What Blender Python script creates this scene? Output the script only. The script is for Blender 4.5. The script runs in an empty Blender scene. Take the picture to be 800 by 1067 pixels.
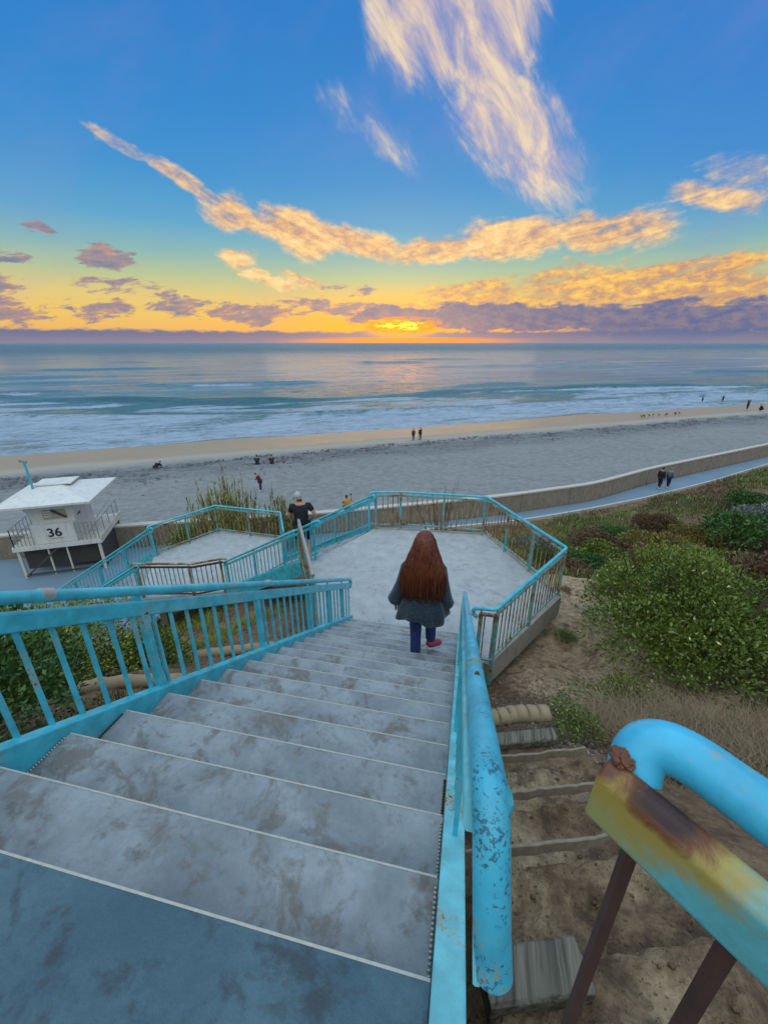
import bpy, math, random
import numpy as np
from mathutils import Vector, Matrix
random.seed(7); rng = np.random.default_rng(11)
SC = bpy.context.scene
COL = SC.collection
PI = math.pi
# ---------------------------------------------------------------- camera
# the lens is the origin of the world; boardwalk lies 11 m below it
FPX = 432.7; PITCH = math.radians(22.16); YAW = math.radians(12.21)
cd = bpy.data.cameras.new('camera'); cam = bpy.data.objects.new('camera', cd); COL.objects.link(cam)
cd.sensor_fit = 'VERTICAL'; cd.sensor_height = 36; cd.lens = FPX / 1066.7 * 36
cd.clip_start = .02; cd.clip_end = 60000
cam.rotation_euler = (PI/2 - PITCH, 0, YAW)
SC.camera = cam
Fv = np.array([-math.sin(YAW)*math.cos(PITCH), math.cos(YAW)*math.cos(PITCH), -math.sin(PITCH)])
Rv = np.array([math.cos(YAW), math.sin(YAW), 0.]); Uv = np.cross(Rv, Fv)
def azel(a, b):      # photo pixel -> sky direction (only used to find where in the sky each cloud hangs)
    r = (a-400)/FPX*Rv - (b-533.5)/FPX*Uv + Fv; r = r/np.linalg.norm(r)
    return math.degrees(math.atan2(r[0], r[1])), math.degrees(math.asin(r[2]))
R_, T_, X0, Y0, Z0, W_ = .178, .309, .003, .52, -1.454, 1.859
def nose(y): return Z0 - R_/T_*(y-Y0)
# ---------------------------------------------------------------- node helpers
def lin(c):
    return tuple(((v/255/12.92) if v/255 <= .04045 else ((v/255+.055)/1.055)**2.4) for v in c)
class NT:
    def __init__(s, nt): s.nt = nt; s.n = nt.nodes; s.l = nt.links; s.n.clear()
    def add(s, t, ins=None, **p):
        n = s.n.new(t)
        for k, v in p.items(): setattr(n, k, v)
        for k, v in (ins or {}).items():
            i = n.inputs[k]
            if isinstance(v, bpy.types.NodeSocket): s.l.new(v, i)
            else:
                if hasattr(i.default_value, '__len__') and not hasattr(v, '__len__'): v = (v,)*len(i.default_value)
                if hasattr(i.default_value, '__len__') and len(i.default_value) == 4 and len(v) == 3: v = (*v, 1)
                i.default_value = v
        return n
    def math(s, op, a, b=0., c=0., clamp=False):
        n = s.add('ShaderNodeMath', {0: a, 1: b, 2: c}, operation=op); n.use_clamp = clamp; return n.outputs[0]
    def vmath(s, op, a, b=(0, 0, 0)):
        return s.add('ShaderNodeVectorMath', {0: a, 1: b}, operation=op).outputs[0]
    def mix(s, f, a, b, mode='MIX'):
        n = s.add('ShaderNodeMix', data_type='RGBA', blend_type=mode)
        for i, v in ((0, f), (6, a), (7, b)):
            if isinstance(v, bpy.types.NodeSocket): s.l.new(v, n.inputs[i])
            else: n.inputs[i].default_value = v if i == 0 else ((*v, 1) if len(v) == 3 else v)
        return n.outputs[2]
    def smooth(s, v, lo, hi, a=0., b=1.):
        return s.add('ShaderNodeMapRange', {0: v, 1: lo, 2: hi, 3: a, 4: b}, interpolation_type='SMOOTHSTEP').outputs[0]
    def noise(s, vec, scale, detail=4, rough=.55, dist=0.):
        return s.add('ShaderNodeTexNoise', {'Vector': vec, 'Scale': scale, 'Detail': detail, 'Roughness': rough, 'Distortion': dist}).outputs['Fac']
    def scl(s, vec, sc, rot=(0, 0, 0), loc=(0, 0, 0)):
        return s.add('ShaderNodeMapping', {0: vec, 1: loc, 2: rot, 3: tuple(1/q for q in sc)}, vector_type='TEXTURE').outputs[0]
    def ramp(s, f, stops, interp='LINEAR'):
        n = s.add('ShaderNodeValToRGB', {0: f}); cr = n.color_ramp; cr.interpolation = interp
        while len(cr.elements) < len(stops): cr.elements.new(.5)
        for e, (p, c) in zip(cr.elements, stops): e.position = p; e.color = (*c, 1)
        return n.outputs[0]
    def bump(s, h, strength, dist, normal=None):
        d = {'Height': h, 'Strength': strength, 'Distance': dist}
        if normal is not None: d['Normal'] = normal
        return s.add('ShaderNodeBump', d).outputs[0]
def material(name, fn):
    m = bpy.data.materials.new(name); m.use_nodes = True; t = NT(m.node_tree)
    out = t.add('ShaderNodeOutputMaterial'); b = t.add('ShaderNodeBsdfPrincipled')
    t.l.new(b.outputs[0], out.inputs[0])
    co = t.add('ShaderNodeTexCoord').outputs['Object']
    def put(**kw):
        for k, v in kw.items():
            k = {'base': 'Base Color', 'rough': 'Roughness', 'metal': 'Metallic', 'normal': 'Normal', 'spec': 'Specular IOR Level', 'ior': 'IOR', 'coat': 'Coat Weight', 'sub': 'Transmission Weight', 'sheen': 'Sheen Weight'}[k]
            if isinstance(v, bpy.types.NodeSocket): t.l.new(v, b.inputs[k])
            else: b.inputs[k].default_value = (*v, 1) if hasattr(v, '__len__') else v
    fn(t, co, put); t.put = put
    return m
def plain(name, c, rough=.6, metal=0, var=.25, sc=6):
    def f(t, co, put):
        n = t.noise(co, sc, 5, .6)
        col = t.mix(n, tuple(v*(1-var) for v in c), tuple(min(1, v*(1+var)) for v in c))
        put(base=col, rough=rough, metal=metal, normal=t.bump(t.noise(co, sc*8, 3), .15, .01))
    return material(name, f)
def paint(name, c, rust, rough=.34, chips=0.):
    def f(t, co, put):
        geo = t.add('ShaderNodeNewGeometry').outputs['Position']
        n1 = t.noise(geo, 9, 5, .6); n2 = t.noise(geo, 2.3, 6, .7, .6); n3 = t.noise(geo, 70, 3, .6)
        base = t.mix(t.smooth(n1, .3, .7), tuple(v*.8 for v in c), tuple(min(1, v*1.18) for v in c))
        base = t.mix(t.smooth(n2, .5, .72, 0, .35), base, (.30, .48, .50))        # chalky faded paint
        rn = t.math('ADD', t.math('MULTIPLY', n2, .62), t.math('MULTIPLY', n3, .38))
        lo = .67 - .2*rust
        halo = t.smooth(rn, lo-.06, lo+.01); core = t.smooth(rn, lo, lo+.04)
        base = t.mix(t.math('MULTIPLY', halo, .7), base, (.42, .25, .06))
        base = t.mix(core, base, t.mix(n1, (.05, .014, .008), (.22, .075, .025)))
        if chips:
            ch = t.smooth(t.math('ADD', t.math('MULTIPLY', t.noise(geo, 130, 4, .7), .6), t.math('MULTIPLY', t.noise(geo, 7, 3), .4)), .57, .60)
            base = t.mix(t.math('MULTIPLY', ch, chips), base, (.03, .12, .17))
        h = t.math('ADD', t.math('MULTIPLY', core, -.6), t.math('MULTIPLY', n3, .35))
        put(base=base, rough=t.math('ADD', t.math('MULTIPLY', core, .4), t.math('ADD', rough-.05, t.math('MULTIPLY', n1, .12))), normal=t.bump(h, .35, .004))
    return material(name, f)
def concrete(name, ca, cb, stain, amount, spots=0.3, bump=.3):
    def f(t, co, put):
        g = t.add('ShaderNodeNewGeometry').outputs['Position']
        g = t.scl(g, (1, 1.0, .6))
        a = t.noise(g, 3.2, 8, .62, .4); b = t.noise(g, 34, 5, .7); c = t.noise(t.scl(g, (1.25, 1, 1), (0, 0, .7)), 4.2, 6, .68, .55)
        base = t.mix(t.smooth(a, .3, .7), ca, cb)
        base = t.mix(t.smooth(b, .35, .75, 0, .3), base, tuple(v*.62 for v in ca))
        m = t.smooth(t.math('ADD', t.math('MULTIPLY', c, .85), t.math('MULTIPLY', b, .15)), .49, .63)
        base = t.mix(t.math('MULTIPLY', m, amount), base, stain)
        d = t.noise(g, 11, 3, .5); base = t.mix(t.math('MULTIPLY', t.smooth(d, .66, .7), spots), base, (.05, .045, .045))
        put(base=base, rough=t.math('ADD', .62, t.math('MULTIPLY', a, .25)), normal=t.bump(t.math('ADD', b, t.math('MULTIPLY', t.noise(g, 140, 3), .8)), bump*1.6, .008))
    return material(name, f)
TQ = (.045, .40, .50)
M = {}
M['paint'] = paint('turquoise paint', (.055, .43, .53), .25)
M['paint_pale'] = paint('pale turquoise paint', (.17, .56, .62), .32)
M['paint_chip'] = paint('chipped turquoise paint', (.06, .43, .58), .3, .38, .9)
M['paint_rust'] = paint('weathered turquoise paint', (.09, .36, .38), .72)
M['paint_old'] = paint('old rusting paint', (.32, .33, .18), .95)
M['rust'] = plain('rusty iron', (.075, .03, .02), .8, 0, .6, 25)
M['galv'] = plain('galvanised pipe', (.42, .42, .40), .38, .5, .3, 12)
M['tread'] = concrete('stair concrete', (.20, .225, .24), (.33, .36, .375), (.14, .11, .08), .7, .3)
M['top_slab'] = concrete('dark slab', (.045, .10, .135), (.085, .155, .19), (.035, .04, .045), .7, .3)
M['slab'] = concrete('landing concrete', (.34, .355, .355), (.43, .445, .44), (.23, .23, .215), .35, .35)
M['fascia'] = concrete('landing edge concrete', (.27, .24, .20), (.36, .32, .27), (.15, .11, .08), .5, .3)
M['nosing'] = plain('pale nosing', (.42, .41, .36), .7, 0, .3, 40)
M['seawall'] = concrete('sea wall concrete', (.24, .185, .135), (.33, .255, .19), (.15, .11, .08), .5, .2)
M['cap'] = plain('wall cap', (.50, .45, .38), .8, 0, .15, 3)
M['kerb'] = plain('kerb concrete', (.46, .43, .38), .8, 0, .2, 3)
def f(t, co, put):
    g = t.add('ShaderNodeNewGeometry').outputs['Position']; a = t.noise(t.scl(g, (5, 5, .7)), 1., 7, .7); b = t.noise(g, 1.6, 4)
    c = t.mix(t.smooth(a, .5, .72, 0, .55), (.68, .66, .61), (.36, .30, .22)); put(base=t.mix(t.smooth(b, .4, .7, 0, .3), c, (.52, .50, .46)), rough=.5)
M['white'] = material('white painted wood', f)
M['cream'] = plain('cream painted wood', (.62, .56, .44), .55, 0, .15, 4)
M['dark'] = plain('dark timber', (.07, .06, .05), .8, 0, .4, 5)
M['black'] = plain('black lettering', (.012, .012, .016), .6, 0, .1, 5)
M['beige'] = plain('beige shutter', (.42, .36, .24), .6, 0, .15, 5)
M['red'] = plain('dark red trim', (.16, .05, .04), .6)
def f(t, co, put):
    w = t.add('ShaderNodeTexNoise', {'Vector': t.scl(co, (18, 1.2, 18)), 'Scale': 1.5, 'Detail': 8, 'Roughness': .6, 'Distortion': .8}).outputs['Fac']
    put(base=t.mix(t.smooth(w, .3, .7), (.05, .042, .03), (.23, .20, .15)), rough=.85, normal=t.bump(w, .7, .015))
M['timber'] = material('weathered timber', f)
def f(t, co, put):
    n = t.noise(co, 5, 6, .6); n2 = t.noise(t.scl(co, (1, 60, 60)), 2, 3)
    put(base=t.mix(n, (.24, .165, .095), (.40, .30, .18)), rough=.9, normal=t.bump(n2, .4, .006))
M['edge'] = plain('bleached board edge', (.25, .20, .14), .9, 0, .55, 22)
M['wattle'] = material('straw roll netting', f)
M['stone'] = plain('pale stone', (.5, .45, .36), .85, 0, .3, 9)
def f(t, co, put):      # bluff soil
    at = t.add('ShaderNodeAttribute', attribute_name='sandy').outputs['Fac']
    a = t.noise(co, 1.3, 9, .65, .3); b = t.noise(co, 9, 7, .7); c = t.noise(co, 60, 4, .7)
    vor = t.add('ShaderNodeTexVoronoi', {'Vector': co, 'Scale': 26.}).outputs['Distance']
    soil = t.mix(t.smooth(b, .3, .7), (.085, .047, .024), (.24, .145, .075))
    dk = t.noise(co, 3.1, 6, .68, .6); soil = t.mix(t.smooth(a, .45, .65, 0, .7), soil, (.29, .185, .10))
    sand = t.mix(t.smooth(b, .32, .68), (.27, .18, .10), (.58, .42, .25))
    f_ = t.smooth(t.math('ADD', at, t.math('MULTIPLY', t.math('SUBTRACT', a, .5), 1.3)), .35, .65)
    col = t.mix(f_, soil, sand); col = t.mix(t.smooth(dk, .52, .66, 0, .7), col, (.07, .045, .028))
    col = t.mix(t.smooth(c, .57, .66, 0, .8), col, (.04, .024, .015))
    col = t.mix(t.smooth(vor, .0, .13, .55, 0), col, (.38, .31, .22))
    h = t.math('ADD', t.math('MULTIPLY', b, 1.), t.math('ADD', t.math('MULTIPLY', c, .35), t.math('MULTIPLY', vor, .25)))
    put(base=col, rough=.95, normal=t.bump(h, .8, .06))
M['soil'] = material('bluff soil', f)
def f(t, co, put):      # beach: dry sand, weed line, wet sand
    d = t.add('ShaderNodeAttribute', attribute_name='inland').outputs['Fac']
    a = t.noise(co, .22, 8, .62); b = t.noise(co, 1.6, 8, .7); c = t.noise(co, 7, 5, .7)
    b2 = t.noise(t.scl(co, (.35, 2.2, 1), (0, 0, .558)), 1.2, 6, .7)
    dd = t.math('ADD', d, t.math('MULTIPLY', t.math('SUBTRACT', a, .5), 5.))
    dry = t.mix(t.smooth(b, .3, .7), (.17, .175, .175), (.29, .285, .275)); dry = t.mix(t.smooth(a, .35, .65), dry, t.mix(.5, dry, (.27, .27, .265)))
    dry = t.mix(t.smooth(c, .5, .7, 0, .6), dry, (.11, .11, .115))
    dry = t.mix(t.smooth(b2, .5, .7, 0, .35), dry, (.14, .15, .155))
    weed = t.math('MULTIPLY', t.smooth(dd, 13, 15.5), t.smooth(dd, 16.5, 24, 1, .0))
    col = t.mix(t.math('MULTIPLY', weed, t.smooth(b2, .35, .6, .15, .75)), dry, (.10, .105, .11))
    damp = t.smooth(dd, 10.5, 14.5, 1, 0)
    col = t.mix(damp, col, (.36, .32, .26))
    wet = t.smooth(t.math('ADD', d, t.math('MULTIPLY', t.math('SUBTRACT', a, .5), 3)), 8.0, 11.0, 1, 0)
    col = t.mix(wet, col, t.mix(t.smooth(b2, .35, .6), (.36, .20, .09), (.30, .22, .14)))  # warm base paints some golden sky reflection into the wet sand's own colour
    rough = t.math('ADD', t.math('MULTIPLY', t.math('SUBTRACT', 1., wet), .66), t.math('ADD', .22, t.math('MULTIPLY', a, .22)))
    ft = t.add('ShaderNodeTexVoronoi', {'Vector': co, 'Scale': 1.6}).outputs['Distance']; dry_ft = t.smooth(ft, .0, .32, -1.1, 0)
    h = t.math('MULTIPLY', t.math('ADD', t.math('ADD', b, dry_ft), t.math('MULTIPLY', c, .7)), t.math('SUBTRACT', 1.02, t.math('MAXIMUM', wet, damp)))
    put(base=col, rough=rough, ior=t.math('ADD', 1.35, t.math('MULTIPLY', wet, .5)), normal=t.bump(h, .45, .09))
M['beach'] = material('beach sand', f)
def f(t, co, put):
    a = t.noise(co, .5, 8, .6); b = t.noise(co, 30, 4, .7)
    put(base=t.mix(a, (.12, .19, .25), (.19, .26, .32)), rough=.75, normal=t.bump(b, .3, .01))
M['walk'] = material('blue grey walkway', f)
def f(t, co, put):      # sea
    foam = t.add('ShaderNodeAttribute', attribute_name='foam').outputs['Fac']
    dist = t.add('ShaderNodeAttribute', attribute_name='off').outputs['Fac']
    st = t.scl(co, (.55, 1.25, 1), (0, 0, .558))
    a = t.noise(st, .9, 7, .68, .6); b = t.noise(st, 4.2, 5, .65)
    lo = t.noise(t.scl(co, (.012, .11, 1), (0, 0, .558)), 1., 6, .62)
    lace = t.noise(t.scl(co, (.12, .42, 1), (0, 0, .558)), 1., 6, .7, .8)
    f_ = t.smooth(t.math('ADD', foam, t.math('MULTIPLY', t.math('SUBTRACT', t.math('ADD', t.math('MULTIPLY', a, .4), t.math('ADD', t.math('MULTIPLY', b, .2), t.math('MULTIPLY', lace, .4))), .5), 2.6)), .40, .95)
    deep = t.mix(t.smooth(lo, .4, .62), (.10, .20, .27), (.20, .31, .38))  # lighter streaks in the base colour stand in for sparkle on the sea
    shallow = t.smooth(dist, 20, 110, 1, 0)
    deep = t.mix(t.math('MULTIPLY', shallow, .8), deep, (.05, .17, .19))
    col = t.mix(f_, deep, t.mix(b, (.30, .38, .50), (.52, .60, .70)))
    far = t.smooth(dist, 60, 900)
    h = t.math('ADD', t.math('MULTIPLY', a, 1.), t.math('MULTIPLY', b, .22))
    mid = t.noise(t.scl(co, (.07, .5, 1), (0, 0, .558)), 1., 5, .65); wide = t.noise(t.scl(co, (.0035, .03, 1), (0, 0, .558)), 1., 6, .7)
    h = t.math('ADD', t.math('ADD', h, t.math('MULTIPLY', lo, 2.8)), t.math('ADD', t.math('MULTIPLY', mid, 1.3), t.math('MULTIPLY', t.math('MULTIPLY', wide, far), 9.)))
    put(base=col, rough=t.math('ADD', t.math('ADD', .09, t.math('MULTIPLY', f_, .6)), t.math('MULTIPLY', far, .30)), ior=1.33,
        normal=t.bump(h, 1., t.math('ADD', .75, t.math('MULTIPLY', far, 3.))))
M['sea'] = material('sea water', f)
def leafmat(name, ca, cb, cc=None, rough=.55):
    def f(t, co, put):
        g = t.add('ShaderNodeNewGeometry'); r = g.outputs['Random Per Island']
        n = t.noise(g.outputs['Position'], 1.7, 4)
        c = t.mix(t.math('ADD', t.math('MULTIPLY', r, .6), t.math('MULTIPLY', n, .4)), ca, cb)
        if cc: c = t.mix(t.smooth(r, .94, .99), c, cc)
        put(base=c, rough=rough)
    return material(name, f)
M['leaf'] = leafmat('green leaves', (.018, .055, .006), (.19, .24, .02), (.50, .50, .16))
M['leaf_y'] = leafmat('yellow green leaves', (.08, .13, .012), (.30, .33, .04), (.45, .42, .08))
M['leaf_dk'] = leafmat('dark green leaves', (.018, .06, .01), (.07, .16, .02), (.2, .26, .04))
M['leaf_br'] = leafmat('brown twiggy leaves', (.055, .028, .014), (.16, .075, .03), (.22, .13, .05))
M['leaf_gr'] = leafmat('grey leaves', (.12, .14, .13), (.24, .26, .24))
M['leaf_or'] = leafmat('olive orange leaves', (.08, .075, .012), (.26, .17, .02), (.14, .22, .03))
M['straw'] = leafmat('straw', (.12, .075, .035), (.32, .22, .11))
M['reed'] = leafmat('reed leaves', (.10, .13, .02), (.38, .33, .09), (.45, .30, .12))
M['litter'] = leafmat('leaf litter', (.035, .02, .014), (.19, .12, .07), (.33, .27, .18))
M['twig'] = plain('twig bark', (.09, .06, .04), .9)
M['skin'] = plain('skin', (.42, .22, .15), .5, 0, .08)
# ---------------------------------------------------------------- mesh helpers
class MB:
    def __init__(s): s.v = []; s.f = []
    def add(s, V, F):
        o = len(s.v); s.v += [tuple(map(float, p)) for p in V]; s.f += [tuple(o+i for i in q) for q in F]; return s
    def prism(s, ring, ring2):
        n = len(ring)
        return s.add(list(ring)+list(ring2), [tuple(range(n-1, -1, -1)), tuple(range(n, 2*n))]+[(i, (i+1) % n, n+(i+1) % n, n+i) for i in range(n)])
    def poly(s, pts, z0, z1): return s.prism([(x, y, z0) for x, y in pts], [(x, y, z1) for x, y in pts])
    def box(s, a, b): return s.poly([(a[0], a[1]), (b[0], a[1]), (b[0], b[1]), (a[0], b[1])], a[2], b[2])
    def beam(s, p, q, w, h, up=(0, 0, 1), c=.0):
        p, q, up = Vector(p), Vector(q), Vector(up); d = (q-p).normalized(); x = d.cross(up)
        if x.length < 1e-4: x = d.cross(Vector((0, 1, 0)))
        x.normalize(); y = x.cross(d); c = min(c, w*.4, h*.4)
        if c > 0: pr = [(-w/2+c, -h/2), (w/2-c, -h/2), (w/2, -h/2+c), (w/2, h/2-c), (w/2-c, h/2), (-w/2+c, h/2), (-w/2, h/2-c), (-w/2, -h/2+c)]
        else: pr = [(-w/2, -h/2), (w/2, -h/2), (w/2, h/2), (-w/2, h/2)]
        return s.prism([p+x*a+y*b for a, b in pr], [q+x*a+y*b for a, b in pr])
    def tube(s, pts, r, n=12, cap=True):
        pts = [Vector(p) for p in pts]; rr = r if hasattr(r, '__len__') else [r]*len(pts)
        rings = []; prev = None
        for i, p in enumerate(pts):
            d = (pts[min(i+1, len(pts)-1)]-pts[max(i-1, 0)]).normalized()
            if prev is None:
                x = d.cross(Vector((0, 0, 1)));
                if x.length < 1e-3: x = d.cross(Vector((0, 1, 0)))
            else: x = prev - d*prev.dot(d)
            x.normalize(); prev = x; y = d.cross(x)
            rings.append([p+(x*math.cos(2*PI*k/n)+y*math.sin(2*PI*k/n))*rr[i] for k in range(n)])
        V = [v for g in rings for v in g]; m = len(pts)
        F = [(i*n+k, i*n+(k+1) % n, (i+1)*n+(k+1) % n, (i+1)*n+k) for i in range(m-1) for k in range(n)]
        if cap: F += [tuple(range(n-1, -1, -1)), tuple((m-1)*n+k for k in range(n))]
        return s.add(V, F)
    def loft(s, rings, cap=True):
        n = len(rings[0]); m = len(rings)
        F = [(i*n+k, i*n+(k+1) % n, (i+1)*n+(k+1) % n, (i+1)*n+k) for i in range(m-1) for k in range(n)]
        if cap: F += [tuple(range(n-1, -1, -1)), tuple((m-1)*n+k for k in range(n))]
        return s.add([v for g in rings for v in g], F)
    def ball(s, c, r, n=10, m=6, jit=0):
        V = []; r = r if hasattr(r, '__len__') else (r, r, r)
        for i in range(1, m):
            for k in range(n):
                a, b = PI*i/m, 2*PI*k/n; j = 1+random.uniform(-jit, jit)
                V.append((c[0]+r[0]*math.sin(a)*math.cos(b)*j, c[1]+r[1]*math.sin(a)*math.sin(b)*j, c[2]+r[2]*math.cos(a)*j))
        V += [(c[0], c[1], c[2]+r[2]), (c[0], c[1], c[2]-r[2])]; t = len(V)
        F = [(i*n+k, (i+1)*n+k, (i+1)*n+(k+1) % n, i*n+(k+1) % n) for i in range(m-2) for k in range(n)]
        F += [(t-2, k, (k+1) % n) for k in range(n)]+[(t-1, (m-2)*n+(k+1) % n, (m-2)*n+k) for k in range(n)]
        return s.add(V, F)
    def build(s, name, mat, parent=None, smooth=False, T=None, loc=None, angle=None):
        V = np.array(s.v, dtype=np.float64)
        if T is not None: V = V @ np.array(T.to_3x3()).T + np.array(T.translation)
        base = Vector((0, 0, 0))
        p = parent
        while p is not None: base = base + p.location; p = p.parent
        o0 = Vector(loc) if loc is not None else base
        me = bpy.data.meshes.new(name); me.from_pydata((V-np.array(o0)).tolist(), [], s.f); me.update()
        if smooth: me.shade_smooth()
        if angle: me.shade_smooth(); me.set_sharp_from_angle(angle=math.radians(angle))
        me.materials.append(M[mat] if isinstance(mat, str) else mat)
        o = bpy.data.objects.new(name, me); COL.objects.link(o)
        if parent is not None: o.parent = parent
        o.location = o0-base
        return o
def tag(o, label=None, cat=None, group=None, kind=None):
    if label: o['label'] = label
    if cat: o['category'] = cat
    if group: o['group'] = group
    if kind: o['kind'] = kind
    return o
def thing(name, loc, label, cat, group=None):
    o = bpy.data.objects.new(name, None); o.empty_display_size = .1; COL.objects.link(o); o.location = loc
    return tag(o, label, cat, group)
def copy_tree(o, parent=None):
    c = o.copy(); COL.objects.link(c)
    if parent is not None: c.parent = parent
    for ch in o.children: copy_tree(ch, c)
    return c
def bevel(o, w=.006, seg=2):
    m = o.modifiers.new('Bevel', 'BEVEL'); m.width = w; m.segments = seg; m.limit_method = 'ANGLE'; return o
def npmesh(name, V, F, mat, attrs=None, smooth=True, parent=None):
    me = bpy.data.meshes.new(name); V = np.asarray(V, np.float32); F = np.asarray(F, np.int32); k = F.shape[1]
    me.vertices.add(len(V)); me.vertices.foreach_set('co', V.ravel())
    me.loops.add(F.size); me.loops.foreach_set('vertex_index', F.ravel())
    me.polygons.add(len(F)); me.polygons.foreach_set('loop_start', np.arange(0, F.size, k, dtype=np.int32))
    me.update(calc_edges=True)
    if smooth: me.shade_smooth()
    for an, av in (attrs or {}).items():
        me.attributes.new(an, 'FLOAT', 'POINT').data.foreach_set('value', np.asarray(av, np.float32))
    me.materials.append(M[mat])
    o = bpy.data.objects.new(name, me); COL.objects.link(o)
    if parent is not None: o.parent = parent
    return o
def gridfaces(n, m):
    i, j = np.meshgrid(np.arange(n-1), np.arange(m-1), indexing='ij'); a = (i*m+j).ravel()
    return np.stack([a, a+m, a+m+1, a+1], 1)
_P = rng.random((64, 64))
def vnoise(x, y):
    xi, yi = np.floor(x).astype(int), np.floor(y).astype(int); fx, fy = x-xi, y-yi
    fx, fy = fx*fx*(3-2*fx), fy*fy*(3-2*fy); g = lambda a, b: _P[a % 64, b % 64]
    return (g(xi, yi)*(1-fx)+g(xi+1, yi)*fx)*(1-fy)+(g(xi, yi+1)*(1-fx)+g(xi+1, yi+1)*fx)*fy
def fbm(x, y, o=4):
    s = 0; a = .5
    for k in range(o): s = s+a*vnoise(x*2**k+17.3*k, y*2**k+9.1*k); a *= .5
    return s
def sst(a, b, x):
    t = np.clip((x-a)/(b-a), 0, 1); return t*t*(3-2*t)
# ---------------------------------------------------------------- sky
def build_world():
    w = bpy.data.worlds.new('World'); SC.world = w; w.use_nodes = True; t = NT(w.node_tree)
    out = t.add('ShaderNodeOutputWorld')
    d = t.add('ShaderNodeTexCoord').outputs['Generated']
    sx = t.add('ShaderNodeSeparateXYZ', {0: d}); x, y, z = sx.outputs
    az = t.math('MULTIPLY', t.math('ARCTAN2', x, y), 180/PI); el = t.math('MULTIPLY', t.math('ARCSINE', z), 180/PI)
    P = t.add('ShaderNodeCombineXYZ', {0: az, 1: el}).outputs[0]
    front = t.smooth(y, -.15, .35)
    # clear sky
    S = 60.
    st = [(0, (205, 150, 120)), (1.2, (236, 180, 105)), (3, (238, 196, 105)), (5, (225, 200, 125)), (7, (180, 195, 150)), (9.2, (135, 182, 180)), (12, (88, 164, 204)), (16, (62, 146, 206)), (21, (48, 134, 205)), (28, (42, 124, 200)), (40, (46, 116, 190)), (60, (80, 130, 190))]
    base = t.ramp(t.math('DIVIDE', el, S), [(a/S, lin(c)) for a, c in st])
    # a violet veil towards the right
    base = t.mix(t.math('MULTIPLY', t.smooth(az, 2, 30), t.smooth(el, 6, 16, 0, .32)), base, lin((70, 115, 205)))
    # glow round the sunken sun
    def spot(c, a, b, rot=0):
        m = t.add('ShaderNodeMapping', {0: P if spot.src is None else spot.src, 1: (c[0], c[1], 0), 2: (0, 0, rot), 3: (a, b, 1)}, vector_type='TEXTURE')
        return t.add('ShaderNodeTexGradient', {0: m.outputs[0]}, gradient_type='SPHERICAL').outputs['Fac']
    spot.src = None
    sun = azel(415, 340)
    g = spot((sun[0]+2, 1.2), 34, 6.6)
    base = t.mix(t.math('MULTIPLY', t.smooth(g, 0, 1), .95), base, lin((255, 176, 40)))
    # warped coordinates
    wn = t.add('ShaderNodeTexNoise', {'Vector': P, 'Scale': .16, 'Detail': 4, 'Roughness': .55})
    wv = t.vmath('MULTIPLY', t.vmath('SUBTRACT', wn.outputs['Color'], (.5, .5, .5)), (5., 3.6, 0))
    PW = t.vmath('ADD', P, wv); spot.src = PW
    def strokes(L, wk=1.3):
        acc = None
        for (a, b, wd, k) in L:
            A, B = azel(*a), azel(*b); c = ((A[0]+B[0])/2, (A[1]+B[1])/2)
            ln = math.hypot(B[0]-A[0], B[1]-A[1])/2*1.35+wd*.4; rot = math.atan2(B[1]-A[1], B[0]-A[0])
            v = t.math('MULTIPLY', t.smooth(spot(c, ln*1.1, wd*wk, rot), 0, .75), k)
            acc = v if acc is None else t.math('MAXIMUM', acc, v)
        return acc
    fib = t.noise(t.scl(P, (.15, .42, 1), (0, 0, math.radians(-50))), 1., 9, .62, .4)
    fl = t.noise(t.scl(P, (.10, .62, 1), (0, 0, math.radians(-24))), 1., 9, .60, .5); fr = t.noise(t.scl(P, (.11, .72, 1), (0, 0, math.radians(9))), 1., 9, .60, .5)
    fm = t.smooth(az, -15, -9); fib2 = t.math('ADD', t.math('MULTIPLY', fl, t.math('SUBTRACT', 1., fm)), t.math('MULTIPLY', fr, fm))
    det = t.noise(t.scl(P, (.7, 1.3, 1)), 1., 8, .66, .25)
    # high sunlit wisps
    A = strokes([((470, -60), (410, 40), 6.4, 1.0), ((460, -60), (470, 60), 6.0, 1.1), ((500, -40), (520, 70), 6.4, 1.05), ((510, 30), (515, 110), 4.6, 1.0), ((480, 90), (560, 150), 4.2, 1.), ((520, 130), (600, 190), 4.4, .95),
                 ((500, 150), (555, 190), 3.0, .6), ((330, 100), (375, 125), 2.2, .36), ((370, 105), (440, 175), 2.2, .46)], 1.25)
    B = strokes([((75, 122), (165, 172), 1.0, .62), ((145, 160), (235, 208), 1.35, .85), ((205, 200), (290, 245), 2.6, 1.), ((270, 232), (360, 250), 3.3, 1.2), ((320, 236), (425, 268), 2.5, 1.15),
                 ((400, 270), (500, 254), 2.2, 1.15), ((470, 255), (600, 240), 2.9, 1.15), ((560, 240), (700, 238), 3.0, 1.1), ((590, 225), (700, 215), 2.4, .5), ((690, 207), (810, 210), 1.7, .85), ((720, 178), (830, 190), 2.2, .55),
                 ((232, 268), (262, 272), 1.6, .9), ((245, 280), (315, 300), 1.0, .9), ((290, 282), (345, 298), 1.1, .9)], 1.05)
    mA = t.math('MULTIPLY', t.smooth(t.math('ADD', A, t.math('MULTIPLY', t.math('SUBTRACT', fib, .5), 2.0)), .12, 1.15), t.smooth(A, .02, .5)); mA = t.math('MAXIMUM', mA, t.math('MULTIPLY', t.smooth(A, .1, .8), .22))
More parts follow.
